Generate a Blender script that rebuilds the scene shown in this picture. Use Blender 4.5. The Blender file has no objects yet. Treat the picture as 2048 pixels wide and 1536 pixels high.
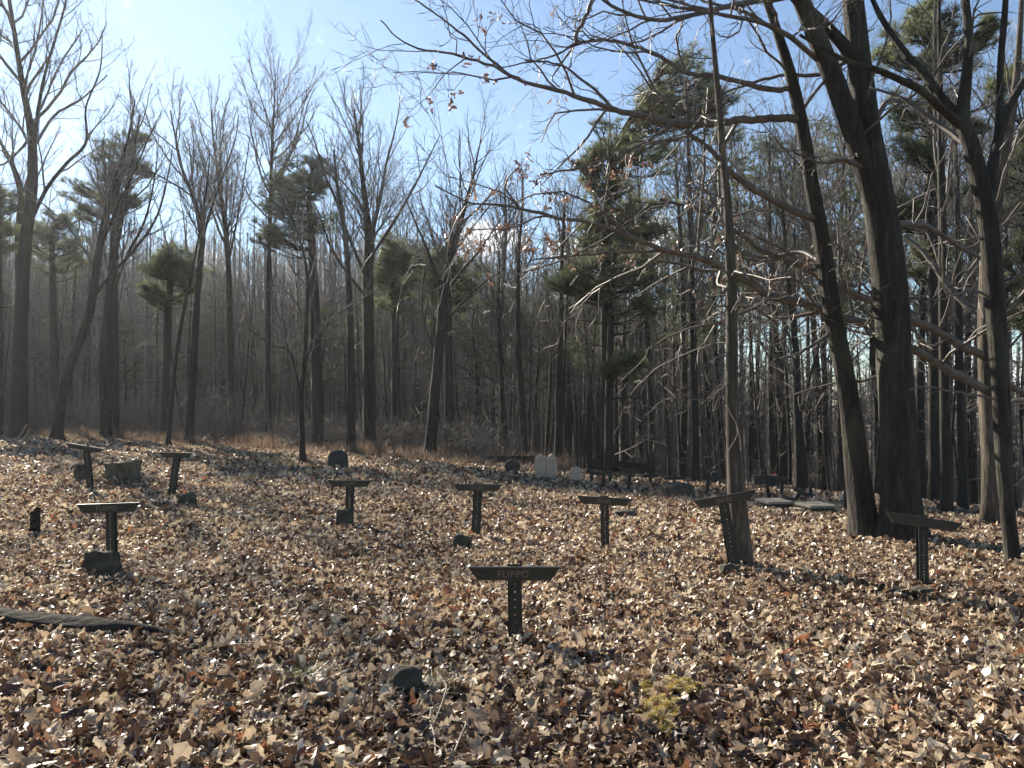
import bpy, math, random
import numpy as np
from mathutils import Vector, Matrix, noise

random.seed(7)
SC = bpy.context.scene
COL = SC.collection
rad = math.radians
F = 1640.0            # focal length in pixels of the 2048 px wide photograph
PITCH = math.atan(59 / F)
CAM = (0.0, 0.0, 1.5)
SUN_AZ, SUN_EL = rad(-36), rad(32)

# ------------------------------------------------------------------ terrain
def sstep(a, b, v):
    t = np.clip((v - a) / (b - a), 0, 1)
    return t * t * (3 - 2 * t)

def terr(x, y):
    x = np.asarray(x, float); y = np.asarray(y, float)
    yy = np.maximum(y, 0.0)
    s = sstep(5, 20, yy)
    z = -0.0093 * np.minimum(yy, 60) * sstep(2, 10, yy) - 0.045 * 25 * np.tanh(x / 25) * s
    u = np.clip(x / np.maximum(yy, 6), -0.62, 0.62)
    yc = 30 - 18 * u
    q = np.clip(yy - yc, -6, 50)
    drop = np.where(q < 0, 0.045 * (q + 6) ** 2 / 12, 0.045 * 3 + 0.09 * q - 0.0 * q) - 0.0
    z = z - np.where(q < -5.99, 0, drop) * 1.0
    z = z + 34 * sstep(62, 210, yy) * (1 - sstep(-0.15, 0.45, u))
    # low swells of the graveyard floor
    z = z + 0.035 * np.sin(x * 1.3 + 0.7 * y) * np.sin(y * 0.9 - 0.4 * x + 1) + 0.02 * np.sin(2.9 * x + 1.7) * np.sin(2.3 * y)
    return z

def tz(x, y):
    return float(terr(x, y))

CP, SP = math.cos(PITCH), math.sin(PITCH)

def ray(px, py):
    u = (px - 1024) / F; v = (768 - py) / F
    return (u, CP - v * SP, SP + v * CP)

def at(px, py, d):
    """the point that lies d metres in front of the camera on the line of sight of a photograph pixel"""
    r = ray(px, py); k = d / r[1]
    return (CAM[0] + r[0] * k, CAM[1] + d, CAM[2] + r[2] * k)

def ground_at(px, py):
    r = ray(px, py); k = 2.0
    while k < 90:
        x, y, z = r[0] * k, r[1] * k, CAM[2] + r[2] * k
        if z <= tz(x, y):
            break
        k += 0.03
    return (r[0] * k, r[1] * k, tz(r[0] * k, r[1] * k))

# ------------------------------------------------------------------ object helpers
def tag(o, label=None, cat=None, group=None, kind=None):
    if label: o['label'] = label
    if cat: o['category'] = cat
    if group: o['group'] = group
    if kind: o['kind'] = kind
    return o

def empty(name, loc, label, cat, group=None):
    o = bpy.data.objects.new(name, None)
    COL.objects.link(o)
    o.location = loc
    o.empty_display_size = 0.2
    return tag(o, label, cat, group)

def mesh_np(name, V, quads=None, tris=None, mat=None, smooth=False, attrs=None):
    me = bpy.data.meshes.new(name)
    V = np.ascontiguousarray(V, np.float32)
    nq = 0 if quads is None else len(quads)
    nt = 0 if tris is None else len(tris)
    me.vertices.add(len(V)); me.vertices.foreach_set('co', V.ravel())
    loops = []
    starts = []
    if nq:
        loops.append(np.asarray(quads, np.int32).ravel()); starts.append(np.arange(nq, dtype=np.int32) * 4)
    if nt:
        loops.append(np.asarray(tris, np.int32).ravel()); starts.append(np.arange(nt, dtype=np.int32) * 3 + nq * 4)
    L = np.concatenate(loops); S = np.concatenate(starts)
    me.loops.add(len(L)); me.loops.foreach_set('vertex_index', L)
    me.polygons.add(len(S)); me.polygons.foreach_set('loop_start', S)
    if attrs:
        for k, a in attrs.items():
            at_ = me.attributes.new(k, 'FLOAT', 'FACE')
            at_.data.foreach_set('value', np.asarray(a, np.float32))
    me.update(calc_edges=True)
    me.polygons.foreach_set('use_smooth', np.full(len(S), smooth, dtype=bool))
    if mat: me.materials.append(mat)
    return me

def link(name, me, parent=None, loc=None, world=True):
    o = bpy.data.objects.new(name, me)
    COL.objects.link(o)
    if parent is not None:
        o.parent = parent
        if world:                       # mesh is in world metres, parent only translated
            o.location = -Vector(parent.location)
    if loc is not None: o.location = loc
    return o

class MB:
    """collects boxes, prisms and loose polygons into one mesh"""
    def __init__(s): s.v = []; s.f = []
    def add(s, verts, faces):
        b = len(s.v); s.v += [tuple(p) for p in verts]; s.f += [tuple(i + b for i in f) for f in faces]
    def box(s, x0, x1, y0, y1, z0, z1):
        s.add([(x, y, z) for x in (x0, x1) for y in (y0, y1) for z in (z0, z1)],
              [(0, 1, 3, 2), (4, 6, 7, 5), (0, 4, 5, 1), (2, 3, 7, 6), (0, 2, 6, 4), (1, 5, 7, 3)])
    def prism(s, prof, y0, y1):
        n = len(prof)
        s.add([(x, y0, z) for x, z in prof] + [(x, y1, z) for x, z in prof],
              [tuple(range(n)), tuple(range(2 * n - 1, n - 1, -1))] + [(i, i + n, (i + 1) % n + n, (i + 1) % n) for i in range(n)])
    def build(s, name, mat, parent=None, bevel=0.0, smooth=False):
        me = bpy.data.meshes.new(name)
        me.from_pydata(s.v, [], s.f); me.update()
        import bmesh
        bm = bmesh.new(); bm.from_mesh(me)
        bmesh.ops.recalc_face_normals(bm, faces=bm.faces)
        bm.to_mesh(me); bm.free()
        if smooth: me.polygons.foreach_set('use_smooth', [True] * len(me.polygons))
        me.materials.append(mat)
        o = bpy.data.objects.new(name, me); COL.objects.link(o)
        if parent is not None: o.parent = parent
        if bevel:
            m = o.modifiers.new('edge', 'BEVEL'); m.width = bevel; m.segments = 2; m.limit_method = 'ANGLE'
        return o

# ------------------------------------------------------------------ materials
def new_mat(name):
    m = bpy.data.materials.new(name); m.use_nodes = True
    nt = m.node_tree
    for n in list(nt.nodes): nt.nodes.remove(n)
    out = nt.nodes.new('ShaderNodeOutputMaterial')
    return m, nt, out

def N(nt, typ, **kw):
    n = nt.nodes.new(typ)
    for k, v in kw.items():
        if k.startswith('i_'):
            key = k[2:]
            n.inputs[int(key) if key.isdigit() else key.replace('_', ' ')].default_value = v
        else: setattr(n, k, v)
    return n

def ramp(nt, stops, fac=None, interp='LINEAR'):
    r = nt.nodes.new('ShaderNodeValToRGB'); r.color_ramp.interpolation = interp
    el = r.color_ramp.elements
    while len(el) < len(stops): el.new(0.5)
    for e, (p, c) in zip(el, stops):
        e.position = p; e.color = (*c, 1)
    if fac is not None: nt.links.new(fac, r.inputs['Fac'])
    return r

def coords(nt, scale=(1, 1, 1)):
    t = nt.nodes.new('ShaderNodeTexCoord'); m = nt.nodes.new('ShaderNodeMapping')
    m.inputs['Scale'].default_value = scale
    nt.links.new(t.outputs['Object'], m.inputs['Vector'])
    return m.outputs['Vector']

def rough_mat(name, stops, scale=(6, 6, 6), detail=8, rough=0.9, bump=0.4, dist=0.02, spec=0.3, stops2=None, scale2=(1.5, 1.5, 1.5), bscale=None):
    m, nt, out = new_mat(name)
    b = N(nt, 'ShaderNodeBsdfPrincipled', i_Roughness=rough)
    b.inputs['Specular IOR Level'].default_value = spec
    n1 = N(nt, 'ShaderNodeTexNoise', i_Scale=1.0, i_Detail=detail, i_Roughness=0.62)
    nt.links.new(coords(nt, scale), n1.inputs['Vector'])
    c = ramp(nt, stops, n1.outputs['Fac']).outputs['Color']
    if stops2:
        n2 = N(nt, 'ShaderNodeTexNoise', i_Scale=1.0, i_Detail=6, i_Roughness=0.6)
        nt.links.new(coords(nt, scale2), n2.inputs['Vector'])
        mk = ramp(nt, [(0.52, (0, 0, 0)), (0.64, (1, 1, 1))], n2.outputs['Fac'])
        mx = N(nt, 'ShaderNodeMix', data_type='RGBA')
        nt.links.new(mk.outputs['Color'], mx.inputs['Factor'])
        nt.links.new(c, mx.inputs['A']); mx.inputs['B'].default_value = (*stops2, 1)
        c = mx.outputs['Result']
    nt.links.new(c, b.inputs['Base Color'])
    src = n1.outputs['Fac']
    if bscale:
        n3 = N(nt, 'ShaderNodeTexNoise', i_Scale=1.0, i_Detail=6, i_Roughness=0.6)
        nt.links.new(coords(nt, bscale), n3.inputs['Vector']); src = n3.outputs['Fac']
    bp = N(nt, 'ShaderNodeBump', i_Strength=bump, i_Distance=dist)
    nt.links.new(src, bp.inputs['Height']); nt.links.new(bp.outputs['Normal'], b.inputs['Normal'])
    nt.links.new(b.outputs['BSDF'], out.inputs['Surface'])
    return m

def leaf_mat(name, stops, trans=0.35, gloss=0.5, fac=0.12, fk=0.4):
    m, nt, out = new_mat(name)
    a = N(nt, 'ShaderNodeAttribute', attribute_name='rnd')
    c = ramp(nt, stops, a.outputs['Fac']).outputs['Color']
    n1 = N(nt, 'ShaderNodeTexNoise', i_Scale=60.0, i_Detail=3)
    nt.links.new(coords(nt), n1.inputs['Vector'])
    mr = N(nt, 'ShaderNodeMapRange', i_3=0.72, i_4=1.2); nt.links.new(n1.outputs['Fac'], mr.inputs[0])
    mx = N(nt, 'ShaderNodeMix', data_type='RGBA', blend_type='MULTIPLY'); mx.inputs['Factor'].default_value = 1
    nt.links.new(c, mx.inputs['A']); nt.links.new(mr.outputs[0], mx.inputs['B'])
    c = mx.outputs['Result']
    bp = N(nt, 'ShaderNodeBump', i_Strength=0.35, i_Distance=0.004); nt.links.new(n1.outputs['Fac'], bp.inputs['Height'])
    d = N(nt, 'ShaderNodeBsdfDiffuse'); t = N(nt, 'ShaderNodeBsdfTranslucent'); g = N(nt, 'ShaderNodeBsdfGlossy', i_Roughness=gloss)
    for s in (d, t): nt.links.new(c, s.inputs['Color'])
    for s in (d, g): nt.links.new(bp.outputs['Normal'], s.inputs['Normal'])
    m1 = N(nt, 'ShaderNodeMixShader', i_0=trans); nt.links.new(d.outputs[0], m1.inputs[1]); nt.links.new(t.outputs[0], m1.inputs[2])
    lw = N(nt, 'ShaderNodeFresnel', i_IOR=1.42)
    mm = N(nt, 'ShaderNodeMath', operation='MULTIPLY_ADD', i_1=fk, i_2=fac * 0.25); nt.links.new(lw.outputs[0], mm.inputs[0])
    m2 = N(nt, 'ShaderNodeMixShader'); nt.links.new(mm.outputs[0], m2.inputs[0])
    nt.links.new(m1.outputs[0], m2.inputs[1]); nt.links.new(g.outputs[0], m2.inputs[2])
    nt.links.new(m2.outputs[0], out.inputs['Surface'])
    return m

BARK = rough_mat('bark_oak', [(0.3, (0.016, 0.013, 0.01)), (0.55, (0.04, 0.034, 0.027)), (0.75, (0.1, 0.085, 0.065))], (17, 17, 2.6), bump=1.0, dist=0.075,
                 stops2=(0.065, 0.066, 0.046), scale2=(2.2, 2.2, 1.2))
BARK_PALE = rough_mat('bark_pale', [(0.3, (0.04, 0.031, 0.023)), (0.55, (0.105, 0.085, 0.063)), (0.75, (0.24, 0.2, 0.15))], (24, 24, 3.5), bump=0.9, dist=0.03,
                      stops2=(0.05, 0.042, 0.03), scale2=(3, 3, 1))
BARK_FAR = rough_mat('bark_far', [(0.3, (0.015, 0.013, 0.01)), (0.6, (0.036, 0.031, 0.025)), (0.8, (0.085, 0.074, 0.06))], (12, 12, 2), bump=0.5, dist=0.04)
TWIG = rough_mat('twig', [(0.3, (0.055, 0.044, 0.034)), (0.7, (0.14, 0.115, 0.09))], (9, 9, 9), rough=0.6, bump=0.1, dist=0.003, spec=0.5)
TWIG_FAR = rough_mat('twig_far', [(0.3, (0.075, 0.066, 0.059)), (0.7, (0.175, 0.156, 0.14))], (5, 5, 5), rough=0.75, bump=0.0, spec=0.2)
TWIG_HAZED = rough_mat('twig_hazed', [(0.3, (0.13, 0.118, 0.108)), (0.7, (0.26, 0.24, 0.22))], (5, 5, 5), rough=0.8, bump=0.0, spec=0.1)  # lighter grey than the other twigs: distance haze put into the colour
SOIL = rough_mat('soil', [(0.3, (0.035, 0.023, 0.016)), (0.5, (0.08, 0.055, 0.038)), (0.68, (0.19, 0.135, 0.09))], (22, 22, 22), bump=0.9, dist=0.03,
                 stops2=(0.1, 0.075, 0.045), scale2=(1.1, 1.1, 1.1))
LEAF = leaf_mat('leaf_litter', [(0.0, (0.045, 0.024, 0.015)), (0.24, (0.09, 0.05, 0.03)), (0.36, (0.21, 0.13, 0.082)), (0.55, (0.41, 0.295, 0.19)), (0.8, (0.58, 0.455, 0.305)),
                                (0.965, (0.7, 0.59, 0.42)), (0.975, (0.32, 0.12, 0.055)), (1.0, (0.35, 0.16, 0.075))], trans=0.3, gloss=0.36, fk=0.24)
LEAF_OAK = leaf_mat('leaf_hanging', [(0.0, (0.09, 0.05, 0.034)), (0.6, (0.2, 0.11, 0.075)), (1.0, (0.33, 0.23, 0.165))], trans=0.4, gloss=0.4)
NEEDLE = leaf_mat('needle', [(0.0, (0.07, 0.088, 0.048)), (0.6, (0.15, 0.17, 0.085)), (1.0, (0.25, 0.25, 0.125))], trans=0.5, gloss=0.5, fac=0.02, fk=0.06)
GRASS_DRY = leaf_mat('grass_dry', [(0.0, (0.12, 0.075, 0.05)), (0.6, (0.26, 0.175, 0.12)), (1.0, (0.42, 0.32, 0.22))], trans=0.35, fk=.12)
GRASS_GREEN = leaf_mat('grass_green', [(0.0, (0.1, 0.1, 0.03)), (0.6, (0.23, 0.22, 0.08)), (1.0, (0.4, 0.34, 0.16))], trans=0.4)
STRAW = leaf_mat('pine_straw', [(0.0, (0.12, 0.07, 0.04)), (0.6, (0.28, 0.18, 0.1)), (1.0, (0.42, 0.3, 0.18))], trans=0.1, gloss=0.7, fac=0.0, fk=0.0)
MOSS = leaf_mat('moss', [(0.0, (0.3, 0.2, 0.035)), (0.5, (0.56, 0.4, 0.065)), (1.0, (0.64, 0.5, 0.12))], trans=0.35, fac=0.02, gloss=0.8)
STEEL = rough_mat('post_steel', [(0.35, (0.016, 0.018, 0.014)), (0.6, (0.03, 0.032, 0.025)), (0.75, (0.06, 0.045, 0.03))], (20, 20, 8), rough=0.6, bump=0.15, dist=0.004, spec=0.35)
BOARD = rough_mat('board_wood', [(0.3, (0.014, 0.012, 0.009)), (0.6, (0.03, 0.026, 0.02)), (0.8, (0.075, 0.066, 0.052))], (4, 40, 40), rough=0.4, spec=0.4, bump=0.35, dist=0.004)
PAINT = rough_mat('letter_paint', [(0.3, (0.12, 0.075, 0.05)), (0.5, (0.2, 0.145, 0.105)), (0.7, (0.28, 0.22, 0.17))], (50, 50, 50), rough=0.8, bump=0.1, dist=0.001)
STONE = rough_mat('field_stone', [(0.3, (0.026, 0.024, 0.018)), (0.55, (0.065, 0.06, 0.045)), (0.75, (0.15, 0.14, 0.11))], (9, 9, 9), bump=0.8, dist=0.03, stops2=(0.075, 0.07, 0.045), scale2=(5, 5, 5))
DARK_STONE = rough_mat('dark_stone', [(0.3, (0.03, 0.029, 0.026)), (0.6, (0.07, 0.066, 0.06)), (0.8, (0.13, 0.125, 0.115))], (8, 8, 8), bump=0.4, dist=0.01)
MARBLE = rough_mat('marble', [(0.3, (0.4, 0.285, 0.205)), (0.6, (0.57, 0.425, 0.315)), (0.8, (0.67, 0.52, 0.4))], (5, 5, 3), rough=0.75, bump=0.15, dist=0.006, stops2=(0.36, 0.3, 0.25), scale2=(6, 6, 2.5))
CONCRETE = rough_mat('concrete', [(0.3, (0.2, 0.175, 0.135)), (0.6, (0.33, 0.295, 0.235)), (0.8, (0.42, 0.38, 0.31))], (7, 7, 7), bump=0.25, dist=0.006, stops2=(0.14, 0.13, 0.1), scale2=(4, 4, 4))
WOOD_DARK = rough_mat('dark_wood', [(0.3, (0.018, 0.016, 0.014)), (0.6, (0.04, 0.036, 0.031)), (0.8, (0.08, 0.072, 0.062))], (3, 18, 18), bump=0.5, dist=0.01)
ROTTEN = rough_mat('rotten_wood', [(0.3, (0.012, 0.009, 0.006)), (0.6, (0.03, 0.022, 0.016)), (0.8, (0.08, 0.06, 0.042))], (7, 30, 30), bump=1.0, dist=0.03)
STUMP = rough_mat('stump_wood', [(0.3, (0.07, 0.058, 0.04)), (0.6, (0.14, 0.12, 0.085)), (0.8, (0.22, 0.19, 0.14))], (16, 16, 3), bump=0.9, dist=0.03, stops2=(0.075, 0.07, 0.045), scale2=(4, 4, 3))
PETAL = rough_mat('petal_red', [(0.3, (0.3, 0.03, 0.03)), (0.7, (0.55, 0.1, 0.09))], (30, 30, 30), bump=0.1, dist=0.002)
PALE_STICK = rough_mat('pale_stick', [(0.3, (0.16, 0.125, 0.09)), (0.7, (0.4, 0.33, 0.25))], (10, 10, 10), rough=0.6, bump=0.3, dist=0.003)

# ------------------------------------------------------------------ tubes (trunks, limbs, twigs)
class Tubes:
    def __init__(s): s.items = {}
    def add(s, pts, r, sides=None):
        m = max(r)
        if sides is None: sides = 3 if m < 0.012 else (4 if m < 0.03 else (6 if m < 0.07 else 9))
        s.items.setdefault((len(pts), sides), []).append((pts, r))
    def arrays(s):
        VV, QQ = [], []; base = 0
        for (n, k), L in s.items.items():
            P = np.array([a for a, _ in L], float); R = np.array([b for _, b in L], float)
            T = np.gradient(P, axis=1); T /= np.linalg.norm(T, axis=2, keepdims=True) + 1e-9
            avg = P[:, -1] - P[:, 0]; avg /= np.linalg.norm(avg, axis=1, keepdims=True) + 1e-9
            pick = np.where(np.abs(avg[:, 2:3]) > 0.75, np.array([[1.0, 0, 0]]), np.array([[0, 0, 1.0]]))
            ref = np.cross(avg, pick); ref /= np.linalg.norm(ref, axis=1, keepdims=True) + 1e-9
            ref = np.broadcast_to(ref[:, None, :], T.shape)
            B = np.cross(T, ref); B /= np.linalg.norm(B, axis=2, keepdims=True) + 1e-9
            A = np.cross(B, T)
            a = np.arange(k) * 2 * math.pi / k
            ring = P[:, :, None, :] + R[:, :, None, None] * (np.cos(a)[None, None, :, None] * A[:, :, None, :] + np.sin(a)[None, None, :, None] * B[:, :, None, :])
            nb = len(L)
            idx = base + np.arange(nb * n * k).reshape(nb, n, k)
            q = np.stack([idx[:, :-1, :], np.roll(idx, -1, 2)[:, :-1, :], np.roll(idx, -1, 2)[:, 1:, :], idx[:, 1:, :]], -1)
            VV.append(ring.reshape(-1, 3)); QQ.append(q.reshape(-1, 4)); base += nb * n * k
        return np.concatenate(VV), np.concatenate(QQ)
    def mesh(s, name, mat):
        V, Q = s.arrays()
        return mesh_np(name, V, Q, mat=mat, smooth=True)

def catmull(pts, rads, sub):
    P = [np.array(p) for p in pts]; out = []; ro = []
    for i in range(len(P) - 1):
        p0 = P[i - 1] if i else 2 * P[0] - P[1]
        p3 = P[i + 2] if i + 2 < len(P) else 2 * P[-1] - P[-2]
        for j in range(sub):
            t = j / sub
            out.append(0.5 * (2 * P[i] + (P[i + 1] - p0) * t + (2 * p0 - 5 * P[i] + 4 * P[i + 1] - p3) * t * t + (3 * P[i] - p0 - 3 * P[i + 1] + p3) * t ** 3))
            ro.append(rads[i] + (rads[i + 1] - rads[i]) * t)
    out.append(P[-1]); ro.append(rads[-1])
    return [tuple(map(float, p)) for p in out], ro

def nrm(d):
    l = math.sqrt(d[0] ** 2 + d[1] ** 2 + d[2] ** 2) or 1
    return (d[0] / l, d[1] / l, d[2] / l)

def tilt_dir(d, ang, az):
    a = (1, 0, 0) if abs(d[2]) > 0.8 else (0, 0, 1)
    s = nrm((d[1] * a[2] - d[2] * a[1], d[2] * a[0] - d[0] * a[2], d[0] * a[1] - d[1] * a[0]))
    t = (d[1] * s[2] - d[2] * s[1], d[2] * s[0] - d[0] * s[2], d[0] * s[1] - d[1] * s[0])
    ca, sa = math.cos(ang), math.sin(ang); c, q = math.cos(az), math.sin(az)
    return tuple(d[i] * ca + (s[i] * c + t[i] * q) * sa for i in range(3))

def grow(T, R, p, d, L, r, lvl, P):
    n = P['n'][lvl]; pts = [p]; rr = [r]
    rt = max(r * 0.3, P['rmin'] * 0.7); w = P['w'][lvl]; up = P['up'][lvl]; st = L / n
    for i in range(n):
        d = nrm((d[0] + R.gauss(0, w), d[1] + R.gauss(0, w), d[2] + R.gauss(0, w) + up))
        p = (p[0] + d[0] * st, p[1] + d[1] * st, p[2] + d[2] * st)
        pts.append(p); rr.append(r + (rt - r) * (i + 1) / n)
    T.add(pts, rr)
    if lvl >= 2 and P.get('tips') is not None: P['tips'].append(pts[-1])
    spawn(T, R, pts, rr, lvl, P, L)

def spawn(T, R, pts, rr, lvl, P, L, t0=0.22, t1=0.98, kmul=1.0):
    if lvl >= P['max']: return
    num = int(P['k'][lvl] * L * kmul + R.random())
    if lvl < P['max'] and num < 1: num = 1 if R.random() < 0.6 else 0
    az = R.random() * 6.28; m = len(pts) - 1
    for j in range(num):
        t = t0 + (t1 - t0) * (j + R.random()) / num
        f = t * m; i = min(int(f), m - 1); f -= i
        a, b = pts[i], pts[i + 1]
        p = tuple(a[q] + (b[q] - a[q]) * f for q in range(3)); d = nrm(tuple(b[q] - a[q] for q in range(3)))
        r = rr[i] + (rr[i + 1] - rr[i]) * f
        az += 2.4 + R.gauss(0, 0.5)
        c = tilt_dir(d, P['ang'][lvl] + R.gauss(0, 0.18), az)
        Lc = L * P['ratio'][lvl] * (1.15 - 0.7 * t) * R.uniform(0.55, 1.25)
        Lc = min(Lc, P['cap'][lvl])
        if Lc < 0.08: continue
        grow(T, R, p, c, Lc, max(P['rmin'], min(r * 0.62, 0.012 * Lc + 0.35 * P['rmin'])), lvl + 1, P)

def PAR(**k):
    P = dict(n=[6, 6, 5, 4, 3], w=[0.1, 0.14, 0.2, 0.24, 0.25], up=[0.05, 0.10, 0.08, 0.06, 0.05], k=[1.3, 2.0, 3.6, 4.5, 0], ang=[0.75, 0.75, 0.75, 0.7],
             ratio=[0.34, 0.42, 0.45, 0.5], cap=[6, 3, 1.5, 0.7], max=4, rmin=0.004)
    P.update(k); return P

ASCEND = dict(up=[0.05, 0.16, 0.13, 0.1, 0.06], ang=[0.62, 0.6, 0.6, 0.6])

def split_tree(T):
    return T

def bark_mesh(name, stems, mat, sides=22, sub=7, flare=True, seed=0, amp=1.0):
    """thick stems as one mesh: resampled, ridged rings, flared foot"""
    VV, QQ = [], []; base = 0
    for si, (pts, rads) in enumerate(stems):
        P, R = catmull(pts, rads, sub)
        n = len(P); Pn = np.array(P); T = np.gradient(Pn, axis=0); T /= np.linalg.norm(T, axis=1, keepdims=True) + 1e-9
        avg = nrm(tuple(Pn[-1] - Pn[0])); pick = (1, 0, 0) if abs(avg[2]) > 0.7 else (0, 0, 1)
        ref = np.cross(avg, pick); ref /= np.linalg.norm(ref)
        B = np.cross(T, ref); B /= np.linalg.norm(B, axis=1, keepdims=True); A = np.cross(B, T)
        z0 = Pn[0, 2]
        V = np.zeros((n, sides, 3))
        for i in range(n):
            for j in range(sides):
                a = j * 2 * math.pi / sides
                dirv = math.cos(a) * A[i] + math.sin(a) * B[i]
                r = R[i]
                h = Pn[i, 2] - z0
                nv = noise.noise(Vector((dirv[0] * 2.2 + seed, dirv[1] * 2.2 + si * 3.1, Pn[i, 2] * 0.9)))
                nf = noise.noise(Vector((dirv[0] * 6 + seed, dirv[1] * 6 + si, Pn[i, 2] * 1.6)))
                r *= 1 + amp * (0.10 * nv + 0.06 * nf)
                if flare and si == 0 and h < 0.8:
                    k = (1 - max(h, 0) / 0.8) ** 2
                    r *= 1 + flare * k * (0.45 + 0.35 * math.cos(a * 4 + seed) + 0.2 * nv)
                V[i, j] = Pn[i] + dirv * r
        idx = base + np.arange(n * sides).reshape(n, sides)
        q = np.stack([idx[:-1], np.roll(idx, -1, 1)[:-1], np.roll(idx, -1, 1)[1:], idx[1:]], -1)
        VV.append(V.reshape(-1, 3)); QQ.append(q.reshape(-1, 4)); base += n * sides
    return mesh_np(name, np.concatenate(VV), np.concatenate(QQ), mat=mat, smooth=True)

# ------------------------------------------------------------------ leaves
def leaf_variants(ns, count, seed, wide=0.42):
    g = np.random.default_rng(seed); out = []
    t = np.linspace(0, 1, ns)
    for k in range(count):
        w = np.sin(np.pi * np.clip(t * 0.94 + 0.04, 0, 1)) ** 0.75 * wide * g.uniform(0.42, 1.1)
        if ns >= 7:
            lob = np.ones(ns); lob[2::2] = g.uniform(0.35, 0.65); w = w * lob * g.uniform(0.85, 1.15, ns)
        mid = np.stack([g.normal(0, 0.02, ns), t - 0.5, np.zeros(ns)], 1)
        roll = g.uniform(0.8, 3.6) * g.choice([1, 1, 1, -1]); bend = g.uniform(-1.6, 1.6); tw = g.uniform(-0.9, 0.9)
        vs = []
        for i in range(ns):
            for s in (-1, 0, 1):
                ww = w[i] * (1 + g.normal(0, 0.15)) if s else 0
                a = roll * (0.5 + 0.5 * t[i])
                x = s * math.sin(min(a * ww * 1.6, 1.5)) / max(abs(a) * 1.6, 0.2) if abs(a) > 0.15 else s * ww
                x = s * abs(x) if s else 0
                z = (1 - math.cos(a * ww * 1.6)) / (abs(a) * 1.6) * np.sign(roll) + (g.normal(0, 0.03) if s else 0)
                th = tw * (t[i] - 0.5); x, z = x * math.cos(th) - z * math.sin(th), x * math.sin(th) + z * math.cos(th)
                vs.append((mid[i, 0] + x, mid[i, 1], z + bend * (t[i] - 0.5) ** 2 - bend * 0.08))
        out.append(vs)
    return np.array(out, float)

def leaf_quads(ns):
    q = []
    for i in range(ns - 1):
        for s in range(2):
            a = i * 3 + s; q.append((a, a + 1, a + 4, a + 3))
    return np.array(q)

def scatter_leaves(P, size, tiltsd, ns, g, wide=0.42, nvar=24, jit=None):
    n = len(P); var = leaf_variants(ns, nvar, int(g.integers(1e6)), wide); Q = leaf_quads(ns)
    V = var[g.integers(0, nvar, n)] * size[:, None, None]
    yaw = g.uniform(0, 2 * np.pi, n); tl = g.normal(0, tiltsd, n); rl = g.normal(0, tiltsd, n)
    c, s = np.cos(rl)[:, None], np.sin(rl)[:, None]
    x, y, z = V[..., 0], V[..., 1], V[..., 2]
    x, z = x * c + z * s, -x * s + z * c
    c, s = np.cos(tl)[:, None], np.sin(tl)[:, None]
    y, z = y * c - z * s, y * s + z * c
    c, s = np.cos(yaw)[:, None], np.sin(yaw)[:, None]
    x, y = x * c - y * s, x * s + y * c
    V = np.stack([x, y, z], -1) + P[:, None, :]
    nv = V.shape[1]
    faces = (Q[None] + (np.arange(n) * nv)[:, None, None]).reshape(-1, 4)
    return V.reshape(-1, 3), faces, np.repeat(g.uniform(0, 1, n), len(Q))

def join_np(parts):
    VV, QQ, RR = [], [], []; b = 0
    for V, Q, r in parts:
        VV.append(V); QQ.append(Q + b); RR.append(r); b += len(V)
    return np.concatenate(VV), np.concatenate(QQ), np.concatenate(RR)

# ------------------------------------------------------------------ the ground
def axis(segs):
    out = []
    for a, b, st in segs: out += list(np.arange(a, b, st))
    return np.array(out + [segs[-1][1]])
gx = axis([(-900, -100, 50), (-100, -30, 5), (-30, -8, 0.5), (-8, 8, 0.12), (8, 30, 0.5), (30, 100, 5), (100, 900, 50)])
gy = axis([(-60, -2, 4), (-2, 14, 0.12), (14, 44, 0.4), (44, 120, 3), (120, 1000, 40)])
X, Y = np.meshgrid(gx, gy, indexing='ij')
Z = terr(X, Y)
i = np.arange(X.size).reshape(X.shape)
q = np.stack([i[:-1, :-1], i[1:, :-1], i[1:, 1:], i[:-1, 1:]], -1).reshape(-1, 4)
me = mesh_np('ground', np.stack([X, Y, Z], -1).reshape(-1, 3), q, mat=SOIL, smooth=True)
tag(link('ground', me), 'brown leaf covered graveyard floor sloping down to the woods', kind='structure')

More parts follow.
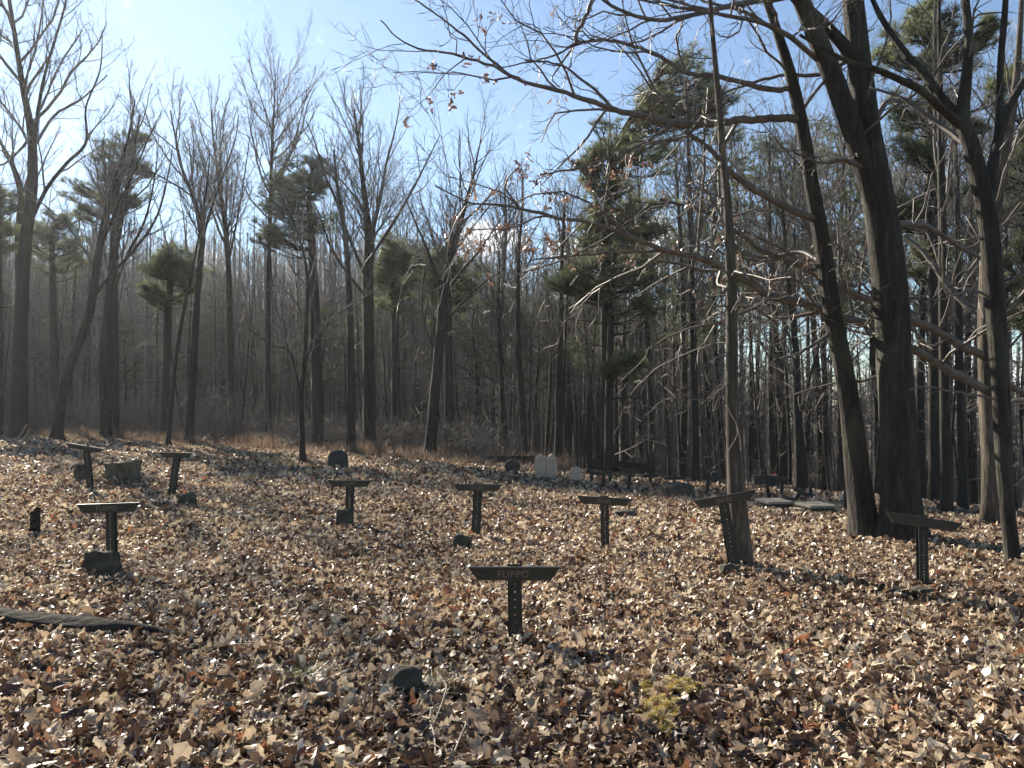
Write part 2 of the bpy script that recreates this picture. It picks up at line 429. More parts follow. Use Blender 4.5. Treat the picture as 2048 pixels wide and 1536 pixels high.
g = np.random.default_rng(11)
def band(y0, y1, dens, xw=0.78, x_extra=2.0):
    area = (y1 - y0) * (xw * (y0 + y1) + 2 * x_extra)
    n = int(area * dens)
    hw = xw * y1 + x_extra
    m = int(n * 2.2)
    y = g.uniform(y0, y1, m); x = g.uniform(-hw, hw, m)
    k = np.abs(x) < xw * y + x_extra
    return x[k][:n], y[k][:n]
PILES = []
for (px_, py_, br) in ((1800, 1068, .3), (1727, 1058, .2), (1480, 1130, .14), (2022, 1110, .12), (1990, 1030, .3), (812, 1408, .12), (202, 1158, .14), (688, 1060, .12), (1031, 1291, .05), (1848, 1182, .05), (1211, 1104, .05), (951, 1080, .05), (230, 968, .3), (1358, 1002, .3)):
    c_ = ground_at(px_, py_); PILES.append((c_[0], c_[1], br))
parts = []
for (y0, y1, dens, ns, smin, smax, tsd, hz) in ((1.6, 6.5, 1350, 9, 0.024, 0.13, 0.62, 0.06), (6.5, 10, 1000, 7, 0.03, 0.12, 0.64, 0.06), (10, 17, 600, 5, 0.04, 0.125, 0.68, 0.06), (17, 44, 120, 3, 0.07, 0.16, 0.8, 0.07)):
    x, y = band(y0, y1, dens)
    # patchy cover: thinner where grass shows through
    nz = np.sin(x * 2.1 + 1.3 * y) * np.sin(1.7 * y - x * 0.8 + 2) + 0.5 * np.sin(4.3 * x) * np.sin(3.9 * y + 1)
    keep = g.uniform(0, 1, len(x)) < np.clip(0.95 + 0.3 * nz, 0.5, 1)
    x, y = x[keep], y[keep]
    size = (smin + (smax - smin) * g.uniform(0, 1, len(x)) ** 1.7) * np.where(g.uniform(0, 1, len(x)) < 0.06, 1.45, 1)
    z = terr(x, y) + g.uniform(0.0, 1, len(x)) ** 1.5 * hz + 0.008
    for bx, by, br in PILES:            # leaves banked against feet of trunks, posts and stones
        dd = np.hypot(x - bx, y - by); z = z + (0.10 if br > .15 else 0.035) * g.uniform(.2, 1, len(x)) * np.exp(-(np.maximum(dd - br, 0) / 0.13) ** 2)
    parts.append(scatter_leaves(np.stack([x, y, z], 1), size, tsd, ns, g))
V, Q, r = join_np(parts)
fx, fy = V[Q[:, 0], 0], V[Q[:, 0], 1]
drift = np.sin(fx * 1.1 + 2.3 * np.sin(fy * .7)) * np.sin(fy * 1.5 - 1.2 * np.sin(fx * .9 + 1)) + .6 * np.sin(fx * 3.1 - fy * 2.2) * np.sin(fy * 2.7 + fx)
r = np.where(r < .965, np.clip(r + .08 * drift, 0, .964), r)     # damp brown drifts and pale dry ones
me = mesh_np('leaf_litter', V, Q, mat=LEAF, smooth=False, attrs={'rnd': r})
tag(link('leaf_litter', me), 'curled dry brown and tan leaves carpeting the whole graveyard', 'leaves', kind='stuff')

# blades: dry grass, tufts, moss
def blades(P, h, lean, w, g):
    n = len(P); az = g.uniform(0, 2 * np.pi, n); le = np.abs(g.normal(0, lean, n)); az2 = g.uniform(0, 2 * np.pi, n)
    side = np.stack([np.cos(az2), np.sin(az2), np.zeros(n)], 1) * w[:, None]
    out = np.stack([np.cos(az) * le, np.sin(az) * le, np.ones(n)], 1)
    m = P + out * (h * 0.5)[:, None]; tip = P + out * h[:, None] + np.stack([np.cos(az), np.sin(az), -0.3 * np.ones(n)], 1) * (h * le * 0.7)[:, None]
    V = np.stack([P - side, P + side, m + side * 0.7, m - side * 0.7, tip + side * 0.1, tip - side * 0.1], 1)
    b = (np.arange(n) * 6)[:, None]
    Q = np.concatenate([b + np.array([[0, 1, 2, 3]]), b + np.array([[3, 2, 4, 5]])], 1).reshape(-1, 4)
    return V.reshape(-1, 3), Q, np.repeat(g.uniform(0, 1, n), 2)

# dry grass along the crest
n = 60000
px = g.uniform(-250, 1150, n); u = (px - 1024) / F
yc = 30 - 18 * np.clip(u, -0.62, 0.62)
y = yc + g.normal(-1.0, 2.6, n) - 0.2
thick = 1 - sstep(500, 1150, px) * 0.55
k = g.uniform(0, 1, n) < thick
x, y = (u * y)[k], y[k]
P = np.stack([x, y, terr(x, y)], 1)
fade = np.clip(1 - np.abs(y - yc[k] + 0.8) / 7, 0.25, 1)
V, Q, r = blades(P, g.uniform(0.15, 0.8, len(x)) * fade * (0.65 + 0.45 * np.sin(x * 1.7 + 2 * np.sin(y * 1.1))), 0.4, g.uniform(0.006, 0.012, len(x)), g)
tag(link('dry_grass', mesh_np('dry_grass', V, Q, mat=GRASS_DRY, attrs={'rnd': r})), 'band of tall dry tan grass along the crest before the woods', 'grass', kind='stuff')

def tuft(px, py, wpx, hpx, n, mat, label, lean=0.5):
    c = ground_at(px, py); sc = c[1] / F
    x = c[0] + g.normal(0, wpx * sc * 0.3, n); y = c[1] + g.normal(0, wpx * sc * 0.3, n)
    P = np.stack([x, y, terr(x, y)], 1)
    V, Q, r = blades(P, g.uniform(0.4, 1.1, n) * hpx * sc, lean, g.uniform(0.0012, 0.0028, n), g)
    tag(link('grass_tuft', mesh_np('grass_tuft', V, Q, mat=mat, attrs={'rnd': r})), label, 'grass', kind='stuff')
tuft(610, 1372, 70, 42, 420, GRASS_GREEN, 'yellow green grass tuft left of the mossy foreground rock', 0.7)
tuft(862, 1398, 46, 48, 300, GRASS_GREEN, 'grass tuft hugging the right side of the foreground rock', 0.7)
tuft(725, 1160, 40, 22, 160, GRASS_GREEN, 'small grass tuft in open leaves before the small left marker', 0.7)
tuft(230, 1115, 60, 20, 120, GRASS_GREEN, 'thin grass beside the tall left marker')
tuft(1235, 1375, 30, 26, 120, GRASS_GREEN, 'small green tuft above the yellow moss patch', 0.6)
tuft(1130, 990, 60, 18, 320, GRASS_DRY, 'pale dry grass below the white headstones', 0.6)
tuft(560, 925, 70, 22, 420, GRASS_GREEN, 'pale grass left of the forked tree foot', 0.6)
tuft(1420, 1010, 90, 22, 420, GRASS_DRY, 'dry grass at the right foot of the mossy boulder', 0.6)
tuft(1335, 1002, 60, 34, 420, GRASS_DRY, 'dry grass at the left foot of the mossy boulder', 0.6)

# moss patch: thousands of tiny upright shoots on a low cushion
pts = []
for (mx, my, mw, mh, cnt) in ((1345, 1400, 52, 14, 9000), (1318, 1440, 40, 16, 7000), (1312, 1462, 24, 10, 3000), (1290, 1398, 12, 7, 1200), (1330, 1480, 14, 7, 1400)):
    a = g.uniform(0, 2 * np.pi, cnt); rr_ = np.sqrt(g.uniform(0, 1, cnt)) * (1 + 0.25 * np.sin(a * 3 + mx) + 0.15 * np.sin(a * 7))
    qx = mx + mw * rr_ * np.cos(a); qy = my + mh * rr_ * np.sin(a)
    c0 = ground_at(mx, my)
    d = 1.5 * F / np.maximum(qy - 827, 1); d = d * (c0[1] / (1.5 * F / (my - 827)))
    x = (qx - 1024) / F * d
    pts.append(np.stack([x, d, terr(x, d) + 0.016 * np.clip(1 - rr_ ** 2, 0, 1) + 0.052 + 0.012 * np.sin(x * 60) * np.sin(d * 50)], 1))
P = np.concatenate(pts)
V, Q, r = blades(P, g.uniform(0.006, 0.014, len(P)), 0.7, g.uniform(0.0015, 0.003, len(P)), g)
tag(link('moss_patch', mesh_np('moss_patch', V, Q, mat=MOSS, attrs={'rnd': r})), 'golden yellow moss patch among leaves in the right foreground', 'moss', kind='stuff')

# pine straw fallen among the leaves
n = 15000
y = 1.8 + 14 * g.uniform(0, 1, n) ** 1.3; x = g.uniform(-1, 1, n) * (0.78 * y + 1.5)
clump = np.sin(x * 2.3 + y) * np.sin(1.9 * y - x) > -0.25
x, y = x[clump], y[clump]; n = len(x)
a = g.uniform(0, 2 * np.pi, n); L_ = g.uniform(.06, .17, n); dx, dy = np.cos(a) * L_ / 2, np.sin(a) * L_ / 2
z = terr(x, y) + g.uniform(.03, .085, n); dz = g.normal(0, .012, n); w_ = g.uniform(.0005, .0011, n); sx, sy = -np.sin(a) * w_, np.cos(a) * w_
st = lambda X_, Y_, Z_: np.stack([X_, Y_, Z_], -1)
V = np.stack([st(x - dx - sx, y - dy - sy, z - dz), st(x - dx + sx, y - dy + sy, z - dz), st(x + sx, y + sy, z + .008), st(x - sx, y - sy, z + .008), st(x + dx + sx, y + dy + sy, z + dz), st(x + dx - sx, y + dy - sy, z + dz)], 1)
b_ = (np.arange(n) * 6)[:, None]
Q = np.concatenate([b_ + np.array([[0, 1, 2, 3]]), b_ + np.array([[3, 2, 4, 5]])], 1).reshape(-1, 4)
tag(link('pine_straw', mesh_np('pine_straw', V.reshape(-1, 3), Q, mat=STRAW, attrs={'rnd': np.repeat(g.uniform(.0, 1, n), 2)})), 'fine fallen pine needles strewn over the leaf litter', 'pine needles', kind='stuff')

# loose sticks lying in the litter
T = Tubes(); R = random.Random(5)
for _ in range(900):
    y = 2 + 16 * R.random() ** 1.4; x = R.uniform(-1, 1) * (0.75 * y + 1.5)
    a = R.random() * 6.28; L = R.uniform(0.08, 0.35) * (2 if R.random() < 0.08 else 1)
    p = [(x, y, tz(x, y) + R.uniform(0.02, 0.06))]
    for _i in range(4):
        a += R.gauss(0, 0.25); q_ = p[-1]; nx, ny = q_[0] + math.cos(a) * L / 4, q_[1] + math.sin(a) * L / 4
        p.append((nx, ny, tz(nx, ny) + R.uniform(0.02, 0.065)))
    T.add(p, [R.uniform(0.002, 0.0045)] * 5, 4)
tag(link('fallen_twigs', T.mesh('fallen_twigs', TWIG)), 'thin fallen twigs strewn through the leaf litter', 'twigs', kind='stuff')

# ------------------------------------------------------------------ grave markers
def marker(base, top, wpx, tilt, text, label, lean_px=0, yaw=0.0, hole=0.05, foot=0.0, ls=0.62, hb=0.087, pwpx=20):
    """base/top: pixels of the post foot and of the middle of the board's upper edge"""
    b = ground_at(*base); d = b[1]; sc = d / F
    t = at(top[0], top[1], d)
    H = t[2] - b[2]; lean = math.atan2(t[0] - b[0], H); H = math.hypot(H, t[0] - b[0])
    root = empty('grave_marker', b, label, 'grave marker', 'T shaped steel and board grave markers')
    root.rotation_euler = (0, lean, yaw)
    W = wpx * sc; wb = W * 0.79; pw = min(max(pwpx * sc, 0.085), 0.135)
    # the post: a punched channel; holes are real gaps between rungs
    m = MB(); hw = 0.005; ztop = H + 0.012
    for s in (-1, 1):
        wi = pw * .33; x0, x1 = sorted((s * hw, s * wi)); m.box(x0, x1, 0, 0.004, -0.25, ztop)
        x0, x1 = sorted((s * wi, s * (wi + .0035))); m.box(x0, x1, 0, 0.03, -0.25, ztop)
        x0, x1 = sorted((s * (wi + .0035), s * pw / 2)); m.box(x0, x1, 0.027, 0.03, -0.25, ztop)
    z = -0.25
    while z < ztop - 0.012:
        z1 = min(z + hole - 0.0095, ztop); m.box(-hw, hw, 0.0003, 0.0037, z, z1); z += hole
    m.build('post', STEEL, root)
    brd = MB(); th = 0.038
    brd.prism([(-W / 2, 0), (W / 2, 0), (wb / 2, -hb), (-wb / 2, -hb)], -th - 0.002, -0.002)
    bo = brd.build('board', BOARD, root, bevel=0.003)
    bo.location = (0, 0, H); bo.rotation_euler = (0, tilt - lean, 0)
    n = 8
    for zz in (-0.02, -0.066):
        bolt = MB()
        ring = [(0.007 * math.cos(i * math.pi / 4), -th - 0.006, zz + 0.007 * math.sin(i * math.pi / 4)) for i in range(n)]
        ring2 = [(p[0], -th - 0.0015, p[2]) for p in ring]
        bolt.add(ring + ring2, [tuple(range(n))] + [(i, (i + 1) % n, (i + 1) % n + n, i + n) for i in range(n)])
        bolt.build('bolt', STEEL, bo)
    if text:
        c = bpy.data.curves.new('lettering', 'FONT'); c.body = text; c.size = 0.062 * ls / 0.62; c.extrude = 0.0008; c.space_character = 1.12
        c.align_x = 'CENTER'; c.materials.append(PAINT)
        tmp = bpy.data.objects.new('tmp', c); lm = bpy.data.meshes.new_from_object(tmp); bpy.data.objects.remove(tmp)
        o = bpy.data.objects.new('lettering', lm); COL.objects.link(o); o.parent = bo
        o.location = (-0.01, -th - 0.0032, -0.066); o.rotation_euler = (math.pi / 2, 0, 0)
    return root

marker((1031, 1291), (1029, 1132), 183, 0.0, 'FLIPPO', 'nearest dark T marker lettered FLIPPO, alone in the middle foreground', pwpx=28)
marker((222, 1150), (219, 1006), 126, -0.035, 'FLIPPO', 'hazy T marker lettered FLIPPO behind a square stone, left side', pwpx=23, hole=0.03)
marker((180, 985), (171, 891), 77, 0.16, '', 'small T marker with board sloping right, beside the cut stump', pwpx=17, hole=0.03)
marker((341, 998), (354, 905), 64, 0.02, '', 'far small T marker on leaning post beside a rounded low stone', pwpx=16, hole=0.03)
marker((697, 1058), (700, 960), 89, 0.01, 'DABS', 'T marker with a fieldstone left of its foot, before the rounded dark headstone', pwpx=17, hole=0.03)
marker((951, 1080), (956, 968), 99, 0.012, 'DABS', 'level DABS marker with a tilted dark stone at its lower left', pwpx=18, hole=0.035)
marker((1211, 1104), (1209, 994), 110, 0.06, 'DABS', 'DABS marker sloping slightly right, below the white headstones', pwpx=17, hole=0.035)
marker((1470, 1142), (1446, 990), 126, -0.17, 'DABS', 'DABS marker tilted up to the right against the slim dead tree', pwpx=21, hole=0.045)
marker((1849, 1182), (1846, 1034), 152, 0.15, '', 'blank T marker with finely punched post in front of the thick oak', pwpx=25, hole=0.028)

# small far markers among the graves on the right
def far_marker(base, top, wpx, tilt, label, mat=None):
    b = ground_at(*base); d = b[1]; sc = d / F; t = at(top[0], top[1], d)
    H = t[2] - b[2]; lean = math.atan2(t[0] - b[0], H); H = math.hypot(H, t[0] - b[0])
    root = empty('grave_marker', b, label, 'grave marker', 'T shaped steel and board grave markers')
    root.rotation_euler = (0, lean, 0)
    m = MB(); m.box(-0.04, 0.04, 0, 0.005, -0.2, H + 0.03); m.box(-0.04, -0.034, 0.005, 0.03, -0.2, H + 0.03); m.box(0.034, 0.04, 0.005, 0.03, -0.2, H + 0.03)
    m.build('post', mat or STEEL, root)
    if wpx:
        W = wpx * sc; bb = MB()
        bb.prism([(-W / 2, 0), (W / 2, 0), (W * 0.38, -0.09), (-W * 0.38, -0.09)], -0.04, -0.002)
        o = bb.build('board', BOARD, root, bevel=0.004); o.location = (0, 0, H); o.rotation_euler = (0, tilt - lean, 0)
far_marker((1257, 985), (1260, 938), 44, 0.06, 'thick dark post marker just right of the small white headstone group')
far_marker((1208, 972), (1207, 943), 36, -0.15, 'thin far marker midway between white headstone and thick post marker')
far_marker((1183, 968), (1184, 941), 26, 0.2, 'thin far marker close behind the small white headstone')
far_marker((1220, 970), (1220, 945), 0, 0, 'bare thin far post without a board near the plank rail')
far_marker((1302, 972), (1300, 948), 34, -0.05, 'short far marker behind the small dark block')
far_marker((1350, 968), (1349, 953), 50, -0.02, 'wide low far marker directly behind the mossy boulder')
far_marker((1415, 990), (1417, 953), 30, 0.05, 'far marker just left of the dark upright headstone')
far_marker((1563, 990), (1565, 955), 30, 0.1, 'dark far marker behind the first flat grave slab')
far_marker((1589, 1004), (1603, 980), 34, 0.42, 'far marker leaning hard with a broken crooked board')
far_marker((1622, 1000), (1622, 962), 18, 0, 'dark slim far marker above the second flat grave slab')
far_marker((660, 905), (662, 880), 36, 0.05, 'far marker standing behind the rounded dark headstone')

# ------------------------------------------------------------------ stones
def rock(name, x0, y0, x1, y1, label, cat='stone', mat=STONE, depth=0.7, seed=0, rot=0.0, boxy=0.5, tilt=0.0, group=None, sub=4, sink=0.25):
    import bmesh
    b = ground_at((x0 + x1) / 2, y1 - 2); sc = b[1] / F
    w = (x1 - x0) * sc / 2; h = (y1 - y0) * sc
    bm = bmesh.new(); bmesh.ops.create_icosphere(bm, subdivisions=sub, radius=1)
    for v in bm.verts:
        c = v.co; n = c.normalized()
        k = 1 / max(abs(n.x), abs(n.y), abs(n.z))
        p = n * (1 - boxy) + n * k * boxy * 0.9
        ns_ = noise.noise(n * 1.6 + Vector((seed * 3.7, seed, 0))) * 0.28 + noise.noise(n * 4 + Vector((seed, 9, 0))) * 0.10 + noise.noise(n * 10 + Vector((seed, 0, 5))) * 0.04
        p = p * (1 + ns_)
        v.co = Vector((p.x * w, p.y * w * depth, p.z * h * 0.58))
    mtx = Matrix.Rotation(tilt, 4, 'Y') @ Matrix.Rotation(rot, 4, 'Z')
    bmesh.ops.transform(bm, matrix=mtx, verts=bm.verts)
    me = bpy.data.meshes.new(name); bm.to_mesh(me); bm.free()
    me.polygons.foreach_set('use_smooth', [True] * len(me.polygons)); me.materials.append(mat)
    o = bpy.data.objects.new(name, me); COL.objects.link(o)
    o.location = (b[0], b[1] + w * depth * 0.6, b[2] + h * (0.5 - sink * 0.3))
    return tag(o, label, cat, group)
GS = 'fieldstones set beside the markers'
rock('field_stone', 780, 1346, 844, 1412, 'dark rounded mossy rock standing in the middle foreground leaves', mat=STONE, seed=1, boxy=0.55)
rock('field_stone', 168, 1110, 236, 1162, 'square topped fieldstone against the foot of the left FLIPPO marker', seed=2, boxy=0.95, depth=0.35, group=GS, sink=0)
rock('field_stone', 671, 1022, 706, 1062, 'upright fieldstone at the foot of the marker below the dark headstone', seed=3, boxy=0.75, depth=0.4, group=GS)
rock('field_stone', 904, 1073, 941, 1104, 'tilted dark stone lower left of the level DABS marker', seed=4, boxy=0.7, tilt=0.35, group=GS)
rock('field_stone', 1228, 1024, 1274, 1042, 'flat dark stone half buried right of a DABS post', seed=5, boxy=0.4, depth=0.8, group=GS)
rock('field_stone', 1443, 1132, 1480, 1157, 'low rounded stone at the foot of the tilted DABS marker', seed=6, boxy=0.6, group=GS)
rock('field_stone', 1826, 1178, 1872, 1198, 'low flat stone at the foot of the blank right marker', seed=7, boxy=0.5, group=GS)
rock('field_stone', 354, 988, 391, 1016, 'low rounded dark stone right of the leaning far left post', seed=8, boxy=0.3, group=GS)
rock('field_stone', 146, 929, 172, 966, 'dark upright stone behind the right sloping small marker', seed=9, boxy=0.7, depth=0.5, group=GS)
rock('boulder', 1322, 968, 1394, 1004, 'mossy rounded boulder mound among the graves right of the white headstones', 'boulder', seed=10, boxy=0.15, depth=0.8)
rock('field_stone', 1302, 968, 1319, 982, 'small dark square block left of the mossy boulder', mat=DARK_STONE, seed=11, boxy=0.95, depth=0.7)
rock('field_stone', 1572, 998, 1592, 1010, 'small dark block behind the first flat grave slab', mat=DARK_STONE, seed=12, boxy=0.9)
rock('field_stone', 1606, 990, 1632, 1002, 'small dark block behind the second flat grave slab', mat=DARK_STONE, seed=13, boxy=0.9)
rock('field_stone', 1678, 972, 1708, 986, 'pale rounded stone resting on a short dark post by the leaning trunk', mat=CONCRETE, seed=14, boxy=0.4)

def headstone(x0, y0, x1, y1, shape, label, mat, th=0.11, group=None, plinth=False, yaw=0.0):
    b = ground_at((x0 + x1) / 2, y1); sc = b[1] / F
    w = (x1 - x0) * sc / 2; h = (y1 - y0) * sc
    root = empty('headstone', b, label, 'headstone', group); root.rotation_euler = (0, 0, yaw)
    p = [(-w, -0.15), (w, -0.15)]
    if shape == 'point':
        p += [(w, h * 0.78), (w * 0.75, h * 0.86), (w * 0.35, h * 0.94), (0, h), (-w * 0.35, h * 0.94), (-w * 0.75, h * 0.86), (-w, h * 0.78)]
    elif shape == 'low':
        p += [(w, h * 0.86)] + [(w * math.cos(a), h * 0.86 + h * 0.14 * math.sin(a)) for a in np.linspace(0.25, math.pi - 0.25, 9)] + [(-w, h * 0.86)]
    elif shape == 'round':
        p += [(w, h * 0.55)] + [(w * math.cos(a), h * 0.55 + h * 0.45 * math.sin(a) ** 0.8) for a in np.linspace(0.12, math.pi - 0.12, 15)] + [(-w, h * 0.55)]
    else:
        p += [(w, h * 0.97), (w * 0.9, h), (-w * 0.9, h), (-w, h * 0.97)]
    m = MB(); m.prism(p, 0, th); m.build('slab', mat, root, bevel=0.008)
    if plinth:
        m = MB(); m.box(-w - 0.06, w + 0.06, -0.07, th + 0.07, -0.15, 0.07); m.build('plinth', mat, root, bevel=0.008)
    return root
headstone(1070, 907, 1092.5, 957, 'point', 'left one of the twin pale pointed headstones', MARBLE, group='twin pointed headstones')
headstone(1093, 908, 1114, 959, 'point', 'right one of the twin pale pointed headstones', MARBLE, group='twin pointed headstones')
headstone(1142, 934, 1163, 967, 'low', 'small pale headstone with gently curved top, right of the twin stones', MARBLE)
headstone(656, 901, 694, 937, 'round', 'dark rounded headstone near the forked tree on the crest', DARK_STONE, th=0.16)
headstone(1424, 944, 1441, 971, 'low', 'dark upright headstone far behind the slim dead tree', DARK_STONE, th=0.15)
hs = headstone(1508, 951, 1558, 975, 'flat', 'wide dark headstone with red flowers near the thin bent sapling', DARK_STONE, th=0.2, plinth=True)
headstone(1010, 920, 1040, 946, 'round', 'dark rounded headstone in shade under the left plank rail', DARK_STONE, th=0.15)

def slab(x0, y0, x1, y1, label, mat, hpx=13, dep=0.65, yaw=0.1):
    b = ground_at((x0 + x1) / 2, y1); sc = b[1] / F; w = (x1 - x0) * sc / 2; h = hpx * sc
    root = empty('grave_slab', b, label, 'grave slab', 'flat grave slabs'); root.rotation_euler = (0, 0, yaw)
    m = MB(); m.box(-w, w, 0, dep, h, h + 0.05); m.build('ledger', mat, root, bevel=0.006)
    m = MB(); m.box(-w + 0.03, w - 0.03, 0.03, dep - 0.03, -0.1, h); m.build('base', DARK_STONE, root)
slab(1536, 1006, 1590, 1022, 'long flat grave slab with sunlit top, nearer the slim dead tree', CONCRETE)
slab(1620, 1012, 1676, 1030, 'long flat grave slab with sunlit top, nearer the leaning trunk', CONCRETE)
slab(1592, 1016, 1620, 1027, 'small low pale slab between the two long grave slabs', MARBLE, hpx=3, dep=0.3)
slab(1505, 1006, 1536, 1016, 'low dark reddish slab edge left of the first long slab', DARK_STONE, hpx=4, dep=0.4)

# red flowers at the wide headstone
fb = ground_at(1545, 974)
fr = empty('flower_bunch', (fb[0], fb[1] - 0.12, fb[2]), 'two red artificial blooms on stems before the wide dark headstone', 'flowers')
R = random.Random(3)
for dx, hz in ((-0.22, 0.30), (0.03, 0.36), (0.1, 0.29)):
    T = Tubes(); T.add([(dx * 0.4, 0, -0.05), (dx * 0.8, 0, hz * 0.5), (dx, 0, hz)], [0.006, 0.006, 0.005], 5)
    link('stem', T.mesh('stem', GRASS_DRY), fr, world=False)
    m = MB()
    for k in range(14):
        a = R.random() * 6.28; e = R.uniform(-0.5, 1.2); c = Vector((math.cos(a) * math.cos(e), math.sin(a) * math.cos(e), math.sin(e)))
        s = c.cross(Vector((0, 0, 1))).normalized() * 0.03; o_ = Vector((dx, 0, hz))
        m.add([o_, o_ + c * 0.04 + s, o_ + c * 0.075, o_ + c * 0.04 - s], [(0, 1, 2, 3)])
    m.build('bloom', PETAL, fr)
# the short post that carries the pale stone
far_marker((1692, 1024), (1692, 986), 0, 0, 'short dark post under the pale rounded stone')

# dark plank rails
def plank_rail(x0, ya, x1, yb, d, lab, low=True, panel=False):
    a = at(x0, ya, d); b = at(x1, yb, d); L = b[0] - a[0]
    zb = tz((a[0] + b[0]) / 2, d)
    root = empty('plank_rail', ((a[0] + b[0]) / 2, d, zb), lab, 'rail fence', 'dark plank rails behind the graves')
    tl = math.atan2(a[2] - b[2], L); hc = (a[2] + b[2]) / 2 - zb
    m = MB(); m.box(-L / 2, L / 2, -0.05, 0.05, -0.17, 0); r_ = m.build('top_plank', WOOD_DARK, root, bevel=0.006); r_.location = (0, 0, hc); r_.rotation_euler = (0, tl, 0)
    for t in (-0.47, -0.16, 0.16, 0.47):
        m = MB(); m.box(-0.05, 0.05, 0.052, 0.15, -0.3, hc - t * L * math.tan(tl) - 0.02); o = m.build('post', WOOD_DARK, root); o.location = (t * L, 0, 0)
    m = MB(); m.box(-L / 2, L / 2, -0.04, 0.04, -0.12, 0); r_ = m.build('lower_plank', WOOD_DARK, root); r_.location = (0, 0, hc * 0.5); r_.rotation_euler = (0, tl, 0)
    if panel:
        m = MB(); m.box(L * 0.26, L * 0.5, -0.09, -0.042, hc * 0.12, hc * 0.66); m.build('panel', WOOD_DARK, root)
plank_rail(965, 910, 1070, 912, 28.5, 'dark horizontal plank rail left behind the twin headstones')
plank_rail(1175, 915, 1298, 928, 26.0, 'dark sloping plank rail with a solid end panel, right of the white headstones', panel=True)

# stump, logs, rotten wood
def stump(x0, y0, x1, y1, label, name='tree_stump', mat=STUMP, seed=0, jag=0.06, slope=0.05):
    b = ground_at((x0 + x1) / 2, y1); sc = b[1] / F; w = (x1 - x0) * sc / 2; h = (y1 - y0) * sc
    ns_, rows = 40, 10; V = []; Q = []
    for i in range(rows + 1):
        t = i / rows
        for j in range(ns_):
            a = j * 2 * math.pi / ns_; n1 = noise.noise(Vector((math.cos(a) * 1.5 + seed, math.sin(a) * 1.5, t))); n2 = noise.noise(Vector((math.cos(a) * 5, math.sin(a) * 5 + seed, t * 2)))
            r_ = w * (0.86 + 0.16 * n1 + 0.07 * n2 + 0.4 * (1 - t) ** 3 * (0.6 + 0.6 * math.cos(a * 5 + seed)))
            z = -0.08 + t * (h + 0.08) + (jag * n2 * h * 4 + slope * h * math.cos(a) + 0.0) * t
            V.append((r_ * math.cos(a), r_ * math.sin(a), z))
    for i in range(rows):
        for j in range(ns_):
            a = i * ns_ + j; c = i * ns_ + (j + 1) % ns_; Q.append((a, c, c + ns_, a + ns_))
    top = [rows * ns_ + j for j in range(ns_)]
    for f in (0.6, 0.25):
        base = len(V); 
        for j in range(ns_):
            p = V[top[j] if f == 0.6 else top0[j]]; k = f if f == 0.6 else f / 0.6
            V.append((p[0] * k, p[1] * k, p[2] - 0.004 * h - 0.01 * abs(noise.noise(Vector((p[0] * 9, p[1] * 9, seed))))))
        prev = top if f == 0.6 else [base - ns_ + j for j in range(ns_)]
        for j in range(ns_): Q.append((prev[j], prev[(j + 1) % ns_], base + (j + 1) % ns_, base + j))
        top0 = [base + j for j in range(ns_)]
    V.append((0, 0, V[top0[0]][2])); c = len(V) - 1
    tr = [(top0[j], top0[(j + 1) % ns_], c) for j in range(ns_)]
    me = mesh_np(name, np.array(V), np.array(Q), np.array(tr), mat=mat, smooth=False)
    o = link(name, me); o.location = (b[0], b[1] + w * 0.8, b[2])
    return tag(o, label, 'tree stump')
stump(190, 926, 268, 970, 'wide flat cut tree stump beside the right sloping marker', seed=2, jag=0.02)
stump(54, 1024, 75, 1074, 'narrow rotten broken stump at the left edge below the cut stump', mat=ROTTEN, seed=5, jag=0.05, slope=0.12)

def log(pix, label, name='fallen_log', mat=ROTTEN, side=18, seed=0, lift=0.35):
    pts = []; rr_ = []
    for (px_, py_, wpx) in pix:
        b = ground_at(px_, py_); r_ = wpx * b[1] / F / 2; pts.append((b[0], b[1], b[2] + r_ * lift)); rr_.append(r_)
    root = empty(name, pts[0], label, 'log')
    link('trunk', bark_mesh('trunk', [(pts, rr_)], mat, sides=side, sub=14, flare=False, seed=seed, amp=3.0), root)
    T = Tubes()
    for k in range(1):
        p = pts[min(k + 1, len(pts) - 1)]; T.add([p, (p[0] + 0.02, p[1] - 0.05, p[2] + 0.03), (p[0] + 0.06, p[1] - 0.11, p[2] + 0.05)], [0.012, 0.008, 0.004])
    link('branch_stub', T.mesh('branch_stub', mat), root)
log([(-160, 1236, 62), (0, 1258, 58), (110, 1268, 54), (220, 1274, 48), (310, 1278, 36), (350, 1280, 12)], 'half buried rotten log with sunlit upper edge at the left foreground', seed=4)
log([(45, 1188, 7), (75, 1190, 7), (98, 1191, 4)], 'short dark stick of wood above the rotten foreground log', seed=6, side=8)

def stick(pix, label, name='fallen_branch', mat=PALE_STICK, forks=()):
    root = None; T = Tubes()
    for line in (pix,) + tuple(forks):
        pts = []; rr_ = []
        for (px_, py_, w, h) in line:
            b = ground_at(px_, py_); pts.append((b[0], b[1], b[2] + h)); rr_.append(w * b[1] / F / 2)
        if root is None: root = pts[0]
        P_, R_ = catmull(pts, rr_, 4); T.add(P_, R_, 7)
    o = link(name, T.mesh(name, mat))
    return tag(o, label, 'branch')
stick([(872, 1545, 5, .05), (868, 1500, 4.5, .06), (860, 1475, 4, .07), (862, 1450, 3, .08)], 'pale forked twig lying below the foreground rock, bottom edge',
      forks=([(860, 1478, 5, .09), (845, 1468, 4, .08)], [(866, 1486, 3, .07), (885, 1440, 3, .09), (892, 1410, 2.6, .1), (872, 1400, 3, .11), (850, 1415, 3, .07)]))
stick([(905, 1545, 5, .06), (922, 1510, 5, .08), (932, 1490, 4, .09), (926, 1478, 3, .07)], 'thin pale curved twig right of the forked twig, bottom edge')
